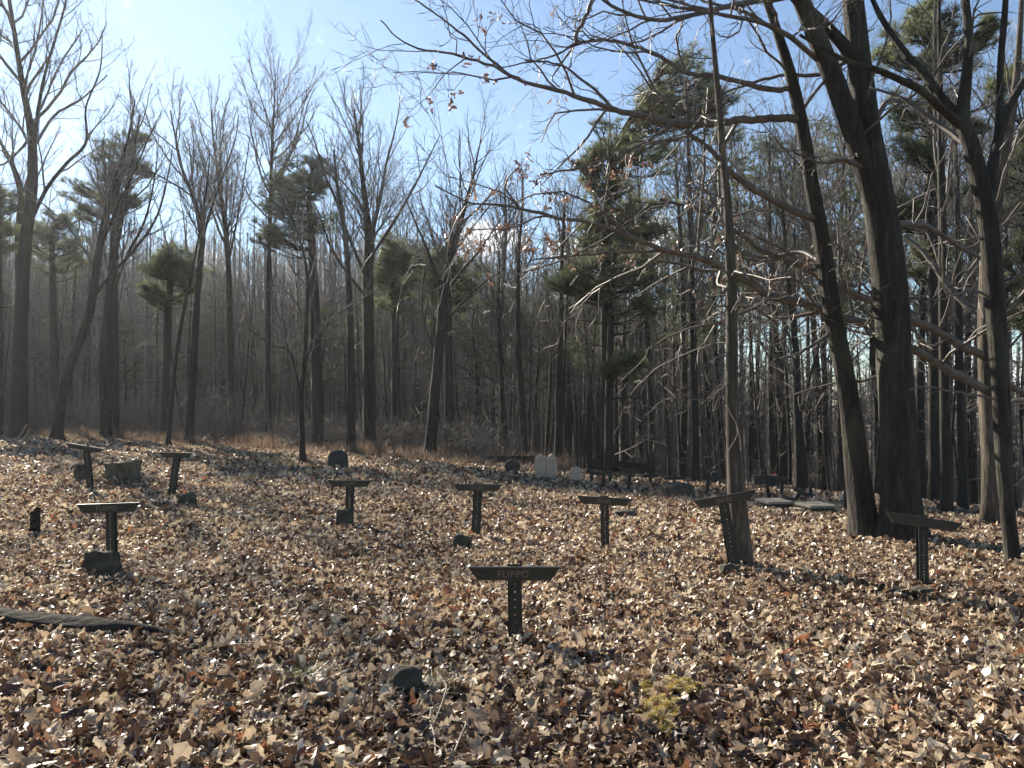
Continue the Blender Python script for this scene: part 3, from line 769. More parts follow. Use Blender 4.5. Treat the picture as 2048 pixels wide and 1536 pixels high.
stick([(1990, 1024, 8, .22), (2000, 1034, 9, .14), (2010, 1046, 9, .03)], 'white broken stick leaning at the foot of the far right trunk')
stick([(20, 893, 3, .05), (38, 889, 4, .25), (53, 893, 4, .75)], 'upper pale stick of the leaning pair in dry grass, far left edge')
stick([(28, 897, 3, .03), (46, 893, 3, .22), (60, 896, 3, .66)], 'lower pale stick of the leaning pair in dry grass, far left edge')
stick([(2010, 1075, 5, .03), (2030, 1082, 5, .05), (2060, 1090, 5, .04)], 'pale twig on leaves right of the far right thin trunk')

# ------------------------------------------------------------------ trees
def px_stem(line, d, foot=None):
    """a stem from (px, py, width px[, extra depth]) points; foot=True starts it at the terrain below the first point"""
    pts = []; rr_ = []
    for e in line:
        dd = d + (e[3] if len(e) > 3 else 0)
        pts.append(at(e[0], e[1], dd)); rr_.append(max(0.004, e[2] * dd / F / 2))
    if foot:
        p = pts[0]; z = tz(p[0], p[1]) - 0.12
        if z < p[2] - 0.02:
            pts.insert(0, (p[0], p[1], z)); rr_.insert(0, rr_[0] * 1.08)
        elif z > p[2]:
            pts[0] = (p[0], p[1], z)
    return pts, rr_

def seglen(p):
    return sum(math.dist(p[i], p[i + 1]) for i in range(len(p) - 1))

LEAFPOOL = {}
def hang_leaves(tips, n, seed, parent, size=(0.045, 0.1), label=None, near=None, spread=0.04):
    gg = np.random.default_rng(seed); tp = np.array(tips)
    if near is not None:
        c, r = np.array(near[0]), near[1]
        dist = np.linalg.norm(tp - c, axis=1); tp = tp[dist < r]
        if len(tp) == 0: return None
    k = gg.integers(0, len(tp), max(1, n // 5)); k = np.repeat(k, 5)[:n]
    P = tp[k] + gg.normal(0, spread, (len(k), 3)) - np.array([0, 0, 0.03])
    V, Q, r = scatter_leaves(P, gg.uniform(size[0], size[1], len(P)), 1.2, 7, gg, wide=0.36)
    o = link('dead_leaves', mesh_np('dead_leaves', V, Q, mat=LEAF_OAK, attrs={'rnd': r}), parent)
    return o

def tree(name, label, cat, d, stems, limbs=(), P=None, seed=0, bark=BARK, twig=TWIG, tstart=0.35, flare=True, group=None, sides=20, kmul=1.0, lk=1.0, leaves=0, leaf_near=(), stem_lvl=0, limb_lvl=1, sub_w=1):
    """stems: thick traced axes (the first one is rooted in the ground); limbs: traced branches; the rest of the crown grows from them"""
    R = random.Random(seed * 101 + 7)
    P = dict(P or PAR()); P['tips'] = []
    S = [px_stem(s, d, foot=(i == 0)) for i, s in enumerate(stems)]
    if sub_w != 1: S = [S[0]] + [(p, [x * sub_w for x in r]) for p, r in S[1:]]
    root = empty(name, S[0][0][0], label, cat, group)
    link('trunk', bark_mesh('trunk', S, bark, sides=sides, sub=6, flare=flare, seed=seed), root)
    T = Tubes()
    for i, (p, r) in enumerate(S):
        p2, r2 = catmull(p, r, 4)
        spawn(T, R, p2, r2, stem_lvl, P, seglen(p), t0=tstart if i == 0 else 0.12, kmul=kmul)
    for l in limbs:
        p, r = px_stem(l, d); p, r = catmull(p, r, 5); p = [p[0]] + [tuple(c + R.gauss(0, .07 * q + .004) for c in a) for a, q in zip(p[1:], r[1:])]; r = [q * R.uniform(.82, .98) for q in r]
        T.add(p, r, 10)
        spawn(T, R, p, r, limb_lvl, P, seglen(p), t0=0.12, kmul=lk)
    if T.items:
        link('crown', T.mesh('crown', twig), root)
    tips = P['tips']
    if leaves and tips: hang_leaves(tips, leaves, seed, root)
    for (px_, py_, dd, r_, n_) in leaf_near:
        hang_leaves(tips, n_, seed + px_, root, near=(at(px_, py_, dd), r_))
    return root

NEARP = PAR(k=[1.1, 2.6, 4.6, 5.0, 0], cap=[4.5, 2.2, 1.1, 0.5], rmin=0.0032, w=[0.1, 0.17, 0.24, 0.28, 0.3], up=[0.05, 0.04, 0.04, 0.03, 0.02], n=[7, 7, 6, 5, 3])
DEADP = PAR(k=[1.5, 2.2, 3.2, 3, 0], cap=[2.6, 1.1, 0.6, 0.35], rmin=0.0035, up=[0, -0.03, 0.02, 0.02, 0], ratio=[0.2, 0.45, 0.5, 0.5], ang=[1.1, 0.8, 0.8, 0.7], w=[0.1, 0.2, 0.26, 0.3, 0.3])
MIDP = PAR(rmin=0.0048, w=[.1, .15, .2, .24, .26], k=[1.5, 2.7, 4.2, 4.4, 0], **ASCEND)
FANP = PAR(rmin=0.0048, k=[1.6, 2.6, 4.2, 4.2, 0], cap=[4.5, 2.6, 1.4, 0.7], up=[0.05, 0.12, 0.1, 0.07, 0.05], ang=[0.55, 0.55, 0.6, 0.6])

# ---- the near oaks on the right
tree('oak_tree', 'thickest dark oak on the right, forking into two heavy stems at mid height', 'tree', 10.6,
     [[(1806, 1072, 77.3), (1797, 900, 68.1), (1790, 750, 66.2), (1782, 600, 66.2), (1768, 470, 66.2), (1750, 360, 60.7), (1733, 250, 49.7), (1716, 100, 44.2), (1702, -40, 40.5), (1690, -200, 33.1, .3), (1680, -420, 20.2, .5)],
      [(1772, 480, 46.0), (1745, 380, 46.0, -.05), (1715, 290, 40.5, -.1), (1680, 190, 38.6, -.2), (1640, 90, 36.8, -.3), (1598, -10, 33.1, -.4), (1560, -110, 27.6, -.5), (1500, -260, 16.6, -.6)],
      [(1722, 140, 27.6), (1695, 100, 25.8, -.1), (1655, 55, 22.1, -.2), (1600, 5, 20.2, -.4), (1540, -50, 14.7, -.7)]],
     [[(1740, 345, 11.0), (1690, 320, 9.2, -.4), (1640, 325, 6.4, -.8), (1590, 305, 4.6, -1.2)],
      [(1735, 255, 14.7), (1785, 200, 12.9, .3), (1850, 205, 10.1, .8), (1920, 165, 7.4, 1.4)],
      [(1770, 450, 14.7), (1850, 452, 12.0, .5), (1930, 500, 9.2, 1), (2010, 540, 7.4, 1.5)],
      [(1700, 120, 11.0), (1640, 150, 9.2, .3), (1560, 150, 7.4, .7), (1480, 175, 5.5, 1.0), (1400, 200, 3.7, 1.2)],
      [(1660, 140, 12.9), (1560, 60, 11.0, -.8), (1450, 30, 8.3, -1.6), (1330, 10, 6.4, -2.2), (1200, -20, 4.6, -2.6)],
      [(1600, -10, 14.7), (1470, 10, 12.0, -.8), (1330, 40, 9.2, -1.4), (1240, 20, 7.4, -1.8), (1170, -30, 5.5, -2)]],
     P=NEARP, seed=1, flare=.7, tstart=0.55, sides=28, kmul=0.5, lk=1.0)

tree('oak_tree', 'leaning mid-size oak just left of the thickest oak, with a long limb reaching far left', 'tree', 10.9,
     [[(1729, 1060, 53.9), (1716, 950, 48.4), (1701, 820, 40.9), (1684, 720, 37.2), (1668, 640, 35.3), (1646, 500, 32.6), (1624, 370, 28.8), (1602, 240, 26.0), (1578, 140, 21.4), (1550, 50, 17.7), (1520, -40, 14.9), (1490, -160, 9.3)]],
     [[(1598, 237, 17.7), (1540, 237, 16.7, -.1), (1480, 240, 16.7, -.3), (1430, 246, 16.7, -.5), (1375, 249, 16.7, -.7), (1310, 240, 15.8, -.9), (1225, 217, 12.1, -1.2), (1130, 185, 10.2, -1.5), (1045, 162, 8.4, -1.8), (985, 132, 6.5, -2), (905, 108, 5.6, -2.2), (820, 92, 3.7, -2.4), (760, 40, 2.8, -2.6)],
      [(1030, 158, 6.5, -1.8), (970, 110, 5.6, -1.9), (915, 60, 4.7, -2), (860, 20, 3.7, -2.1), (800, -20, 2.8, -2.2)],
      [(1225, 217, 8.4, -1.2), (1180, 170, 6.5, -1.0), (1120, 130, 4.7, -.8), (1050, 120, 3.7, -.7)],
      [(1340, 250, 7.4, -.9), (1280, 290, 5.6, -1.2), (1180, 330, 4.7, -1.6), (1080, 350, 3.7, -1.9)],
      [(1585, 178, 13.0), (1536, 178, 12.1, .1), (1434, 153, 11.2, .2), (1375, 146, 10.2, .2), (1323, 114, 9.3, .2), (1282, 97, 8.4, .2), (1247, 86, 7.4, .2), (1211, 80, 7.4, .2), (1165, 85, 6.5, .1), (1150, 88, 5.6), (1120, 105, 4.7, -.2), (1070, 122, 3.7, -.4), (1000, 135, 2.8, -.6)],
      [(1152, 90, 9.3, 0), (1153, 70, 9.3, 0), (1170, 35, 9.3, .1), (1187, -5, 10.2, .2), (1230, -80, 13.0, .5)],
      [(1150, 88, 5.6), (1110, 145, 3.7, -.1), (1105, 160, 2.8, -.2), (1120, 175, 2.8, -.2)],
      [(1636, 440, 16.7), (1560, 408, 15.8, -.3), (1480, 360, 13.0, -.6), (1420, 300, 10.2, -.8), (1370, 262, 8.4, -.9)],
      [(1650, 530, 11.2), (1600, 505, 9.3, .5), (1530, 515, 6.5, .9), (1450, 500, 4.7, 1.3)],
      [(1672, 660, 9.3), (1610, 700, 7.4, -.3), (1560, 720, 5.6, -.7)],
      [(1550, 60, 9.3), (1480, 20, 8.4, -.4), (1400, 15, 6.5, -.8), (1300, -10, 4.7, -1.2)]],
     P=NEARP, seed=2, flare=.45, tstart=0.5, sides=22, kmul=0.55, lk=1.0,
     leaf_near=[(860, 140, 8.6, .5, 14), (880, 20, 8.8, .5, 8), (1000, 80, 9, .6, 16), (920, 230, 9, .7, 26), (990, 235, 9, .6, 16), (1060, 190, 9.2, .5, 10), (1300, 290, 9.8, .6, 14), (1160, 30, 10.5, .5, 8)])

tree('dead_tree', 'slim straight dead tree with one bare sunlit side, behind the tilted DABS marker', 'tree', 8.35,
     [[(1484, 1135, 49.3), (1479, 1060, 38.7), (1471, 960, 33.4), (1466, 850, 26.4), (1464, 720, 23.8), (1462, 560, 21.1), (1457, 430, 17.6), (1447, 320, 15.0), (1437, 200, 12.3), (1428, 100, 9.7), (1420, 0, 7.9), (1412, -110, 5.3), (1408, -200, 2.6)]],
     [[(1463, 620, 3.4), (1400, 640, 2.8, -.3), (1330, 665, 2.3, -.6), (1270, 655, 1.8, -.9)],
      [(1464, 680, 3.4), (1390, 700, 2.8, .3), (1310, 740, 2.3, .6), (1260, 790, 1.8, .8)],
      [(1462, 560, 3.4), (1420, 500, 2.8, -.3), (1360, 470, 2.3, -.5), (1290, 500, 1.8, -.7)],
      [(1465, 760, 3.4), (1410, 800, 2.8, -.3), (1350, 790, 2.3, -.6), (1290, 830, 1.8, -.8)],
      [(1462, 540, 2.8), (1530, 570, 2.3, -.3), (1600, 520, 1.8, -.6)],
      [(1450, 350, 3.4), (1400, 310, 2.8, .3), (1330, 330, 2.3, .6), (1240, 380, 1.8, .9), (1170, 440, 1.4, 1.1)],
      [(1440, 230, 2.8), (1480, 190, 2.3, .2), (1540, 160, 1.8, .4)],
      [(1464, 660, 2.8), (1540, 640, 2.3, .4), (1620, 600, 1.8, .7)]],
     P=DEADP, seed=3, tstart=0.45, flare=False, bark=BARK_PALE, sides=16, kmul=0.9, lk=1.3)

tree('oak_tree', 'dark thin-footed trunk at the far right edge dividing into several upright stems', 'tree', 8.9,
     [[(2024, 1112, 22.9), (2016, 1030, 26.4), (2009, 930, 29.9), (2003, 820, 32.6), (1997, 700, 34.3), (1987, 560, 36.1), (1977, 450, 37.0), (1962, 370, 35.2), (1942, 290, 31.7), (1925, 235, 28.2), (1932, 160, 21.1), (1938, 80, 17.6), (1930, -10, 15.8), (1920, -140, 10.6)],
      [(1925, 240, 22.9), (1890, 205, 19.4, .1), (1850, 150, 16.7, .2), (1806, 100, 13.2, .3), (1760, 30, 10.6, .4), (1720, -60, 7.0, .5)],
      [(1922, 250, 21.1), (1880, 215, 17.6, -.2), (1840, 180, 15.0, -.4), (1755, 140, 12.3, -.6), (1690, 120, 8.8, -.8), (1600, 70, 6.2, -1)],
      [(1976, 430, 22.9), (1985, 340, 21.1, .2), (1993, 293, 20.2, .3), (2015, 220, 17.6, .4), (2042, 172, 15.0, .5), (2100, 80, 10.6, .6)],
      [(1994, 290, 15.8, .3), (1999, 220, 14.1, .3), (2001, 130, 13.2, .3), (2010, 20, 11.4, .3), (2015, -90, 7.9, .3)]],
     [[(1935, 290, 12.3), (1880, 250, 10.6, .3), (1800, 195, 7.9, .6), (1740, 175, 5.3, .9)],
      [(2003, 800, 6.2), (1940, 790, 5.3, -.2), (1860, 775, 3.5, -.4), (1820, 780, 2.6, -.5)],
      [(1990, 600, 7.0), (1940, 580, 5.3, -.3), (1880, 600, 3.5, -.6), (1830, 590, 2.6, -.8)],
      [(2003, 760, 14.1), (2050, 790, 11.4, .2), (2110, 830, 7.9, .4)],
      [(1980, 470, 7.9), (2040, 400, 6.2, -.2), (2100, 380, 4.4, -.4)]],
     P=NEARP, seed=4, tstart=0.35, sides=20, kmul=0.8, lk=1.0)

tree('oak_tree', 'pale sunlit trunk with flared roots behind the far right dark trunk', 'tree', 13.2,
     [[(1990, 1032, 50), (1988, 960, 46), (1986, 880, 44), (1982, 800, 42), (1978, 720, 40), (1976, 600, 36), (1978, 500, 32), (1990, 400, 28), (2010, 300, 22), (2030, 180, 15), (2040, 60, 11), (2046, -60, 7), (2050, -170, 3)]],
     [[(1980, 782, 20), (1935, 760, 19, -.3), (1890, 738, 19, -.6), (1850, 712, 18, -1), (1811, 690, 18, -1.2), (1747, 654, 18, -1.5), (1675, 632, 18, -1.7), (1606, 606, 18, -1.9), (1540, 590, 17, -2.1), (1472, 550, 16, -2.4), (1400, 515, 14, -2.7), (1330, 500, 12, -2.9), (1270, 478, 10, -3.1), (1200, 450, 9, -3.3), (1100, 432, 8, -3.5), (1020, 412, 6, -3.6), (940, 404, 4, -3.8), (870, 372, 3, -4)],
      [(1972, 712, 19), (1920, 690, 18, -.2), (1870, 660, 17, -.4), (1805, 632, 17, -.7), (1741, 602, 16, -.9), (1674, 573, 15, -1.1), (1600, 530, 14, -1.3), (1536, 508, 12, -1.5), (1463, 456, 10, -1.8), (1400, 420, 8, -2), (1320, 400, 6, -2.2)],
      [(1975, 630, 14), (1930, 610, 13, .3), (1887, 560, 12, .6), (1850, 510, 10, .9), (1808, 470, 7, 1.2)],
      [(1330, 502, 8, -2.9), (1230, 505, 6, -3), (1130, 512, 5, -3.2), (1060, 520, 3, -3.4)],
      [(1982, 830, 12), (2040, 800, 10, .4), (2120, 790, 8, .8)],
      [(1040, 418, 5, -3.6), (1010, 370, 4, -3.5), (1040, 330, 3, -3.4)]],
     P=dict(NEARP, k=[1.1, 2.5, 4.2, 4.4, 0]), seed=5, tstart=0.4, bark=BARK_PALE, sides=24, kmul=0.7, lk=1.05,
     leaf_near=[(1060, 400, 9.6, 1.1, 150), (985, 385, 9.4, .8, 90), (1110, 430, 9.8, .8, 70), (1540, 520, 11, .7, 80), (1580, 560, 11.3, .6, 60), (1500, 480, 11.3, .5, 40), (1300, 460, 10.3, .8, 40), (1410, 570, 10.5, .6, 40)])

sap = tree('sapling', 'thin bent sapling standing left of the wide dark headstone', 'sapling', 17.5,
     [[(1541, 1008, 8), (1536, 980, 6.5), (1528, 930, 4), (1522, 880, 3), (1518, 830, 2.4), (1526, 760, 1.6), (1520, 700, 1)]], P=PAR(k=[2.2, 2.5, 3, 0, 0], max=3, rmin=0.004, cap=[1.2, .6, .4, .2]), seed=6, tstart=0.3, flare=False, sides=8)

# ---- middle distance, traced
def vase(x, y, h, n, spread, w, R, d):
    n += 3; w *= .85; spread *= 1.15
    """a handful of ascending stems leaving (x, y) and ending h pixels higher, spread sideways"""
    out = []
    for k in range(n):
        t = (k + 0.5) / n * 2 - 1 + R.uniform(-.12, .12); dz = R.uniform(-1, 1) * spread * d / F * 0.7
        hh = h * (1 - 0.35 * abs(t)) * R.uniform(.85, 1.05); ex = x + t * spread
        y0 = y + R.uniform(-0.12, 0.1) * h
        out.append([(x, y0, w * .42), (x + t * spread * .3 + R.uniform(-4, 4), y0 - hh * .3, w * .27, dz * .3), (x + t * spread * .65 + R.uniform(-6, 6), y0 - hh * .62, w * .14, dz * .7), (ex, y0 - hh, w * .03, dz)])
    return out

R = random.Random(42)
mids = [
 # name, label, d, trunk line, crown limbs
 ('bare_tree', 'tallest bare tree at the far left, heavy trunk forking near the top of the picture', 34,
  [[(35, 842, 42), (42, 640, 36), (50, 500, 32), (62, 400, 28), (66, 330, 26), (60, 250, 20), (45, 170, 15), (28, 60, 12), (10, -60, 8), (0, -160, 4)],
   [(67, 320, 18), (75, 230, 15, .4), (92, 140, 12, .9), (125, 30, 9, 1.4), (150, -80, 5, 2)],
   [(62, 440, 16), (95, 375, 15, -.5), (135, 325, 14, -1), (172, 285, 11, -1.4), (172, 215, 8, -1.6), (200, 140, 6, -1.8), (205, 60, 3, -2)]],
  [[(66, 300, 10), (30, 240, 8, 1), (-10, 190, 6, 1.6), (-60, 120, 4, 2)], [(70, 290, 10), (110, 230, 8, 1), (160, 200, 6, 1.6), (215, 150, 3, 2)], [(62, 270, 9), (40, 300, 8, -1), (0, 330, 6, -2), (-50, 310, 4, -2.5)],
   [(80, 220, 8), (120, 130, 6, 1), (165, 60, 4, 1.4)], [(45, 180, 8), (75, 80, 6, -.8), (90, -20, 4, -1)]], 0.6, .55),
 ('bare_tree', 'second trunk of a hazy pair behind the tallest left tree', 39,
  [[(45, 840, 30), (44, 640, 26), (38, 480, 22), (42, 390, 18), (25, 330, 12), (10, 300, 9), (-20, 250, 5)]], [[(42, 400, 12), (60, 340, 8, .6), (70, 260, 5, 1)]], 0.5, .7),
 ('bare_tree', 'hazy tree leaning right on the left, branching fan-like over a pine', 33,
  [[(115, 862, 30), (125, 790, 27), (140, 730, 26), (160, 680, 24), (180, 620, 23), (195, 520, 21), (205, 460, 19), (222, 390, 15), (245, 320, 10), (262, 250, 6), (270, 200, 3)],
   [(182, 600, 16), (225, 545, 14, .4), (268, 500, 12, .8), (315, 430, 9, 1.2), (340, 330, 6, 1.6), (345, 290, 3, 1.8)],
   [(200, 500, 14), (232, 420, 11, -.5), (270, 340, 8, -1), (300, 270, 5, -1.4), (325, 220, 3, -1.7)]],
  vase(215, 430, 230, 5, 80, 18, R, 33), 0.5, .9),
 ('bare_tree', 'upright hazy tree right of the leaning left tree, forking low into three stems', 35,
  [[(212, 870, 30), (208, 780, 26), (207, 700, 23), (214, 640, 21), (222, 540, 18), (236, 470, 16), (250, 400, 13), (268, 300, 8), (280, 230, 4)],
   [(216, 620, 13), (250, 520, 11, .6), (290, 440, 9, 1), (310, 350, 6, 1.3), (318, 270, 3, 1.5)]],
  vase(240, 440, 200, 4, 60, 14, R, 35), 0.5, .8),
 ('bare_tree', 'tall tree left of centre with forked ascending crown above a flat topped pine', 34,
  [[(378, 884, 24), (385, 760, 20), (392, 640, 18), (400, 520, 16), (405, 470, 15), (388, 400, 10), (365, 340, 8), (350, 270, 5), (340, 220, 3)],
   [(404, 480, 12), (425, 410, 10, .4), (450, 340, 8, .8), (470, 280, 5, 1), (478, 230, 3, 1.2)]],
  vase(402, 480, 250, 5, 65, 13, R, 34), 0.5, .9),
 ('bare_tree', 'thin leaning pole-like tree behind the far small marker with leaning post', 31,
  [[(336, 890, 13), (350, 730, 11), (368, 620, 9), (385, 540, 8), (402, 450, 6), (415, 360, 4), (420, 300, 2)]], [], 0.5, .8),
 ('bare_tree', 'slender tall tree rising alone to a narrow feathery top left of centre', 37,
  [[(537, 885, 17), (536, 700, 15), (538, 540, 13), (541, 400, 11), (544, 300, 8), (548, 220, 5), (552, 140, 2)],
   [(541, 400, 7), (575, 320, 5, .5), (600, 240, 3, .8), (606, 190, 2, 1)], [(542, 380, 6), (515, 310, 4, -.4), (500, 250, 3, -.7), (492, 200, 2, -1)]],
  vase(544, 340, 200, 5, 50, 8, R, 37), 0.5, 1.0),
 ('bare_tree', 'grey tree with crossing ascending branches between slender tree and flat topped pine', 40,
  [[(464, 880, 20), (462, 720, 18), (458, 560, 16), (452, 470, 14), (440, 380, 10), (428, 290, 6), (422, 220, 3)],
   [(458, 520, 10), (478, 420, 8, .5), (492, 330, 5, .8), (500, 270, 3, 1)]],
  vase(455, 480, 230, 5, 60, 12, R, 40), 0.5, .9),
 ('bare_tree', 'small dark forked tree standing on the crest beside the rounded headstone', 24,
  [[(605, 932, 17), (604, 860, 15), (602, 790, 14), (610, 720, 12), (613, 640, 11), (616, 560, 9), (605, 500, 7), (585, 440, 5), (560, 390, 3)],
   [(601, 790, 9), (588, 730, 8, -.2), (575, 700, 7, -.3), (545, 690, 5, -.5), (500, 660, 3, -.8)],
   [(604, 770, 8), (620, 700, 7, .3), (650, 660, 5, .6), (680, 600, 3, .9)]],
  [[(612, 700, 6), (660, 640, 5, .4), (720, 600, 3, .8), (790, 560, 2, 1.1)], [(588, 735, 5), (560, 640, 4, .3), (540, 560, 2, .6)], [(614, 640, 6), (570, 580, 4, -.5), (510, 560, 2, -.9)]], 0.35, 1.2),
 ('bare_tree', 'broad fan-crowned tree at the centre left with many stems spreading from one trunk', 33,
  [[(740, 905, 36), (738, 780, 32), (737, 660, 31), (736, 560, 30), (738, 480, 26), (730, 400, 16), (722, 330, 12), (715, 270, 7), (708, 215, 3)],
   [(738, 500, 15), (760, 400, 13, .4), (772, 330, 10, .7), (790, 260, 6, 1), (800, 205, 3, 1.2)],
   [(735, 560, 15), (700, 480, 13, -.5), (672, 400, 11, -1), (650, 350, 9, -1.4), (628, 280, 5, -1.8), (612, 240, 3, -2)],
   [(738, 520, 14), (790, 440, 12, .5), (830, 370, 9, 1), (860, 310, 6, 1.4), (880, 270, 3, 1.6)],
   [(737, 600, 13), (690, 540, 11, .6), (660, 490, 9, 1.2), (635, 420, 6, 1.8), (610, 380, 3, 2)]],
  vase(738, 470, 260, 7, 120, 16, R, 33), 0.6, 1.0),
 ('bare_tree', 'straight dark trunk just left of the fan-crowned tree', 32,
  [[(702, 905, 24), (703, 800, 21), (701, 680, 19), (697, 560, 17), (690, 470, 14), (676, 380, 9), (668, 300, 5)]], vase(696, 520, 200, 4, 60, 12, R, 32), 0.55, .8),
 ('bare_tree', 'dark tree right of centre with trunk cluster and branches sweeping up to the right', 30,
  [[(860, 915, 34), (866, 830, 30), (874, 740, 28), (882, 660, 27), (888, 580, 25), (905, 500, 18), (925, 430, 13), (942, 370, 9), (955, 310, 5), (962, 280, 3)],
   [(886, 600, 15), (862, 520, 12, -.4), (842, 470, 9, -.8), (820, 420, 5, -1.1), (805, 380, 3, -1.4)],
   [(888, 590, 15), (925, 540, 12, .4), (960, 500, 9, .8), (1000, 440, 6, 1.1), (1030, 400, 3, 1.3)],
   [(880, 660, 12), (920, 610, 9, -.4), (975, 560, 6, -.8), (1010, 540, 3, -1.1)],
   [(876, 720, 10), (850, 650, 8, .5), (845, 580, 6, .8), (860, 480, 4, 1.1)]],
  vase(896, 520, 220, 7, 85, 14, R, 30), 0.45, 1.1),
 ('bare_tree', 'slim tree with twin stems directly behind the pair of pointed headstones', 31,
  [[(1116, 935, 24), (1118, 830, 19), (1120, 720, 15), (1122, 620, 13), (1124, 520, 10), (1128, 440, 7), (1130, 370, 3)],
   [(1117, 860, 12), (1128, 760, 11, .3), (1132, 650, 10, .5), (1136, 540, 8, .7), (1139, 450, 5, .9), (1150, 380, 2, 1)]],
  vase(1126, 500, 140, 4, 40, 8, R, 31), 0.5, .8),
 ('bare_tree', 'dark slim tree left of the pointed headstones, trunk slightly bent', 30,
  [[(1056, 935, 22), (1046, 860, 19), (1042, 770, 17), (1036, 680, 14), (1036, 580, 12), (1038, 500, 9), (1044, 420, 6), (1046, 340, 3)]], vase(1038, 560, 200, 5, 55, 10, R, 30), 0.5, .8),
 ('bare_tree', 'thin tree with feathery top above the left plank rail', 36,
  [[(1000, 930, 15), (1003, 800, 13), (1000, 660, 12), (1008, 540, 10), (1012, 440, 7), (1008, 360, 3)]], vase(1006, 500, 190, 5, 60, 9, R, 36), 0.5, .9),
 ('bare_tree', 'dark trunk rising behind the right plank rail', 24,
  [[(1392, 955, 19), (1390, 820, 18), (1387, 680, 17), (1384, 560, 15), (1380, 400, 12), (1376, 280, 8), (1372, 160, 4)]], vase(1382, 480, 260, 4, 80, 11, R, 24), 0.4, .9),
 ('bare_tree', 'dark tree forked low, halfway between the dead tree and the leaning oak', 22,
  [[(1600, 985, 26), (1598, 880, 24), (1594, 790, 22), (1592, 700, 18), (1580, 600, 13), (1570, 480, 9), (1560, 340, 5)],
   [(1597, 850, 14), (1618, 760, 12, .3), (1640, 680, 9, .6), (1650, 560, 6, .9), (1640, 400, 3, 1)]],
  vase(1590, 620, 320, 4, 110, 12, R, 22), 0.4, .9),
 ('bare_tree', 'dark straight trunk right of the thick oak with pale lichened edge', 16,
  [[(1893, 1014, 30), (1891, 900, 28), (1889, 780, 26), (1887, 640, 25), (1885, 480, 23), (1882, 320, 19), (1880, 160, 14), (1878, 0, 8)]], vase(1884, 330, 300, 4, 110, 14, R, 16), 0.5, .7),
 ('bare_tree', 'dark trunk close right of the straight lichened trunk behind the blank marker', 18,
  [[(1925, 1012, 24), (1924, 900, 22), (1920, 760, 20), (1918, 620, 18), (1914, 420, 14), (1910, 250, 8)]], vase(1916, 420, 300, 4, 110, 12, R, 18), 0.5, .7),
]
for k, (nm, lab, d, st, lb, ts, km) in enumerate(mids):
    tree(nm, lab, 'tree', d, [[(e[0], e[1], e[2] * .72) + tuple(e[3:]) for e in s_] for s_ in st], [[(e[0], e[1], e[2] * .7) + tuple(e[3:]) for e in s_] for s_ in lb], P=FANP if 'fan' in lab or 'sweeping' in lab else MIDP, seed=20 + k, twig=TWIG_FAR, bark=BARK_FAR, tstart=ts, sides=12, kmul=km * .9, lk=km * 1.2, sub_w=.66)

# ---- pines
def needle_tufts(C, D, n, L, w, g):
    """n needles round every tuft centre C, biased along D"""
    m = len(C); c = np.repeat(C, n, 0); d = np.repeat(D, n, 0)
    v = g.normal(0, 1, (m * n, 3)); v /= np.linalg.norm(v, axis=1, keepdims=True)
    v = v * 0.85 + d * 0.75; v /= np.linalg.norm(v, axis=1, keepdims=True)
    s = np.cross(v, g.normal(0, 1, (m * n, 3))); s /= np.linalg.norm(s, axis=1, keepdims=True) + 1e-9
    l = g.uniform(0.7, 1.15, m * n)[:, None] * L
    V = np.stack([c - s * w, c + s * w, c + v * l], 1)
    tone = np.repeat(np.clip(g.normal(0.45, 0.2, m), 0, 1), n) + g.normal(0, 0.1, m * n)
    return V.reshape(-1, 3), np.arange(m * n * 3).reshape(-1, 3), np.clip(tone, 0, 1)

def pine_parts(trunk, clumps, seed, tuft_density=26, nn=20, L=0.22, w=0.0065):
    """trunk: (pts, radii) in metres; clumps: (centre, radius) puffs of needles carried by branches off the trunk"""
    gg = np.random.default_rng(seed); R = random.Random(seed)
    T = Tubes(); C = []; D = []
    nn = nn + 4; tp, tr = trunk
    for (c, r) in clumps:
        zb = c[2] - r * 0.5 - 0.25 * math.dist((c[0], c[1]), (tp[-1][0], tp[-1][1]))
        i = min(range(len(tp)), key=lambda k: abs(tp[k][2] - zb)); a = tp[i]
        mid = tuple((a[q] + c[q]) / 2 + R.gauss(0, .12 * r) for q in range(3)); mid = (mid[0], mid[1], mid[2] - 0.08 * math.dist(a, c))
        p, rr_ = catmull([a, mid, c], [min(tr[i] * .5, .02 + .03 * r), .015 + .018 * r, .012], 4); T.add(p, rr_)
        n = max(12, int(tuft_density * 3 * r * r))
        v = gg.normal(0, 1, (n, 3)); v /= np.linalg.norm(v, axis=1, keepdims=True)
        rad_ = gg.uniform(0.25, 1, n) ** 0.5
        q = np.array(c) + v * rad_[:, None] * np.array([r, r, r * 0.62]) + gg.normal(0, .08 * r, (n, 3))
        C.append(q); dd = v * 0.6 + np.array([0, 0, 0.7]); D.append(dd / np.linalg.norm(dd, axis=1, keepdims=True))
        for k in range(min(n, 16)):
            e = tuple(q[k]); b = p[5 + R.randrange(4)]; T.add([b, tuple((b[j] + e[j]) / 2 + R.gauss(0, .05) for j in range(3)), e], [.012, .009, .006])
    # dead branch stubs below the crown
    for _ in range(14):
        i = R.randrange(len(tp) // 3, len(tp)); a = tp[i]; an = R.random() * 6.28; l = R.uniform(.4, 1.6)
        T.add([a, (a[0] + math.cos(an) * l * .6, a[1] + math.sin(an) * l * .6, a[2] + .1), (a[0] + math.cos(an) * l, a[1] + math.sin(an) * l, a[2] + R.uniform(-.1, .3))], [.022, .014, .006])
    V, Q, tn = needle_tufts(np.concatenate(C), np.concatenate(D), nn, L, w, gg)
    return T, V, Q, tn

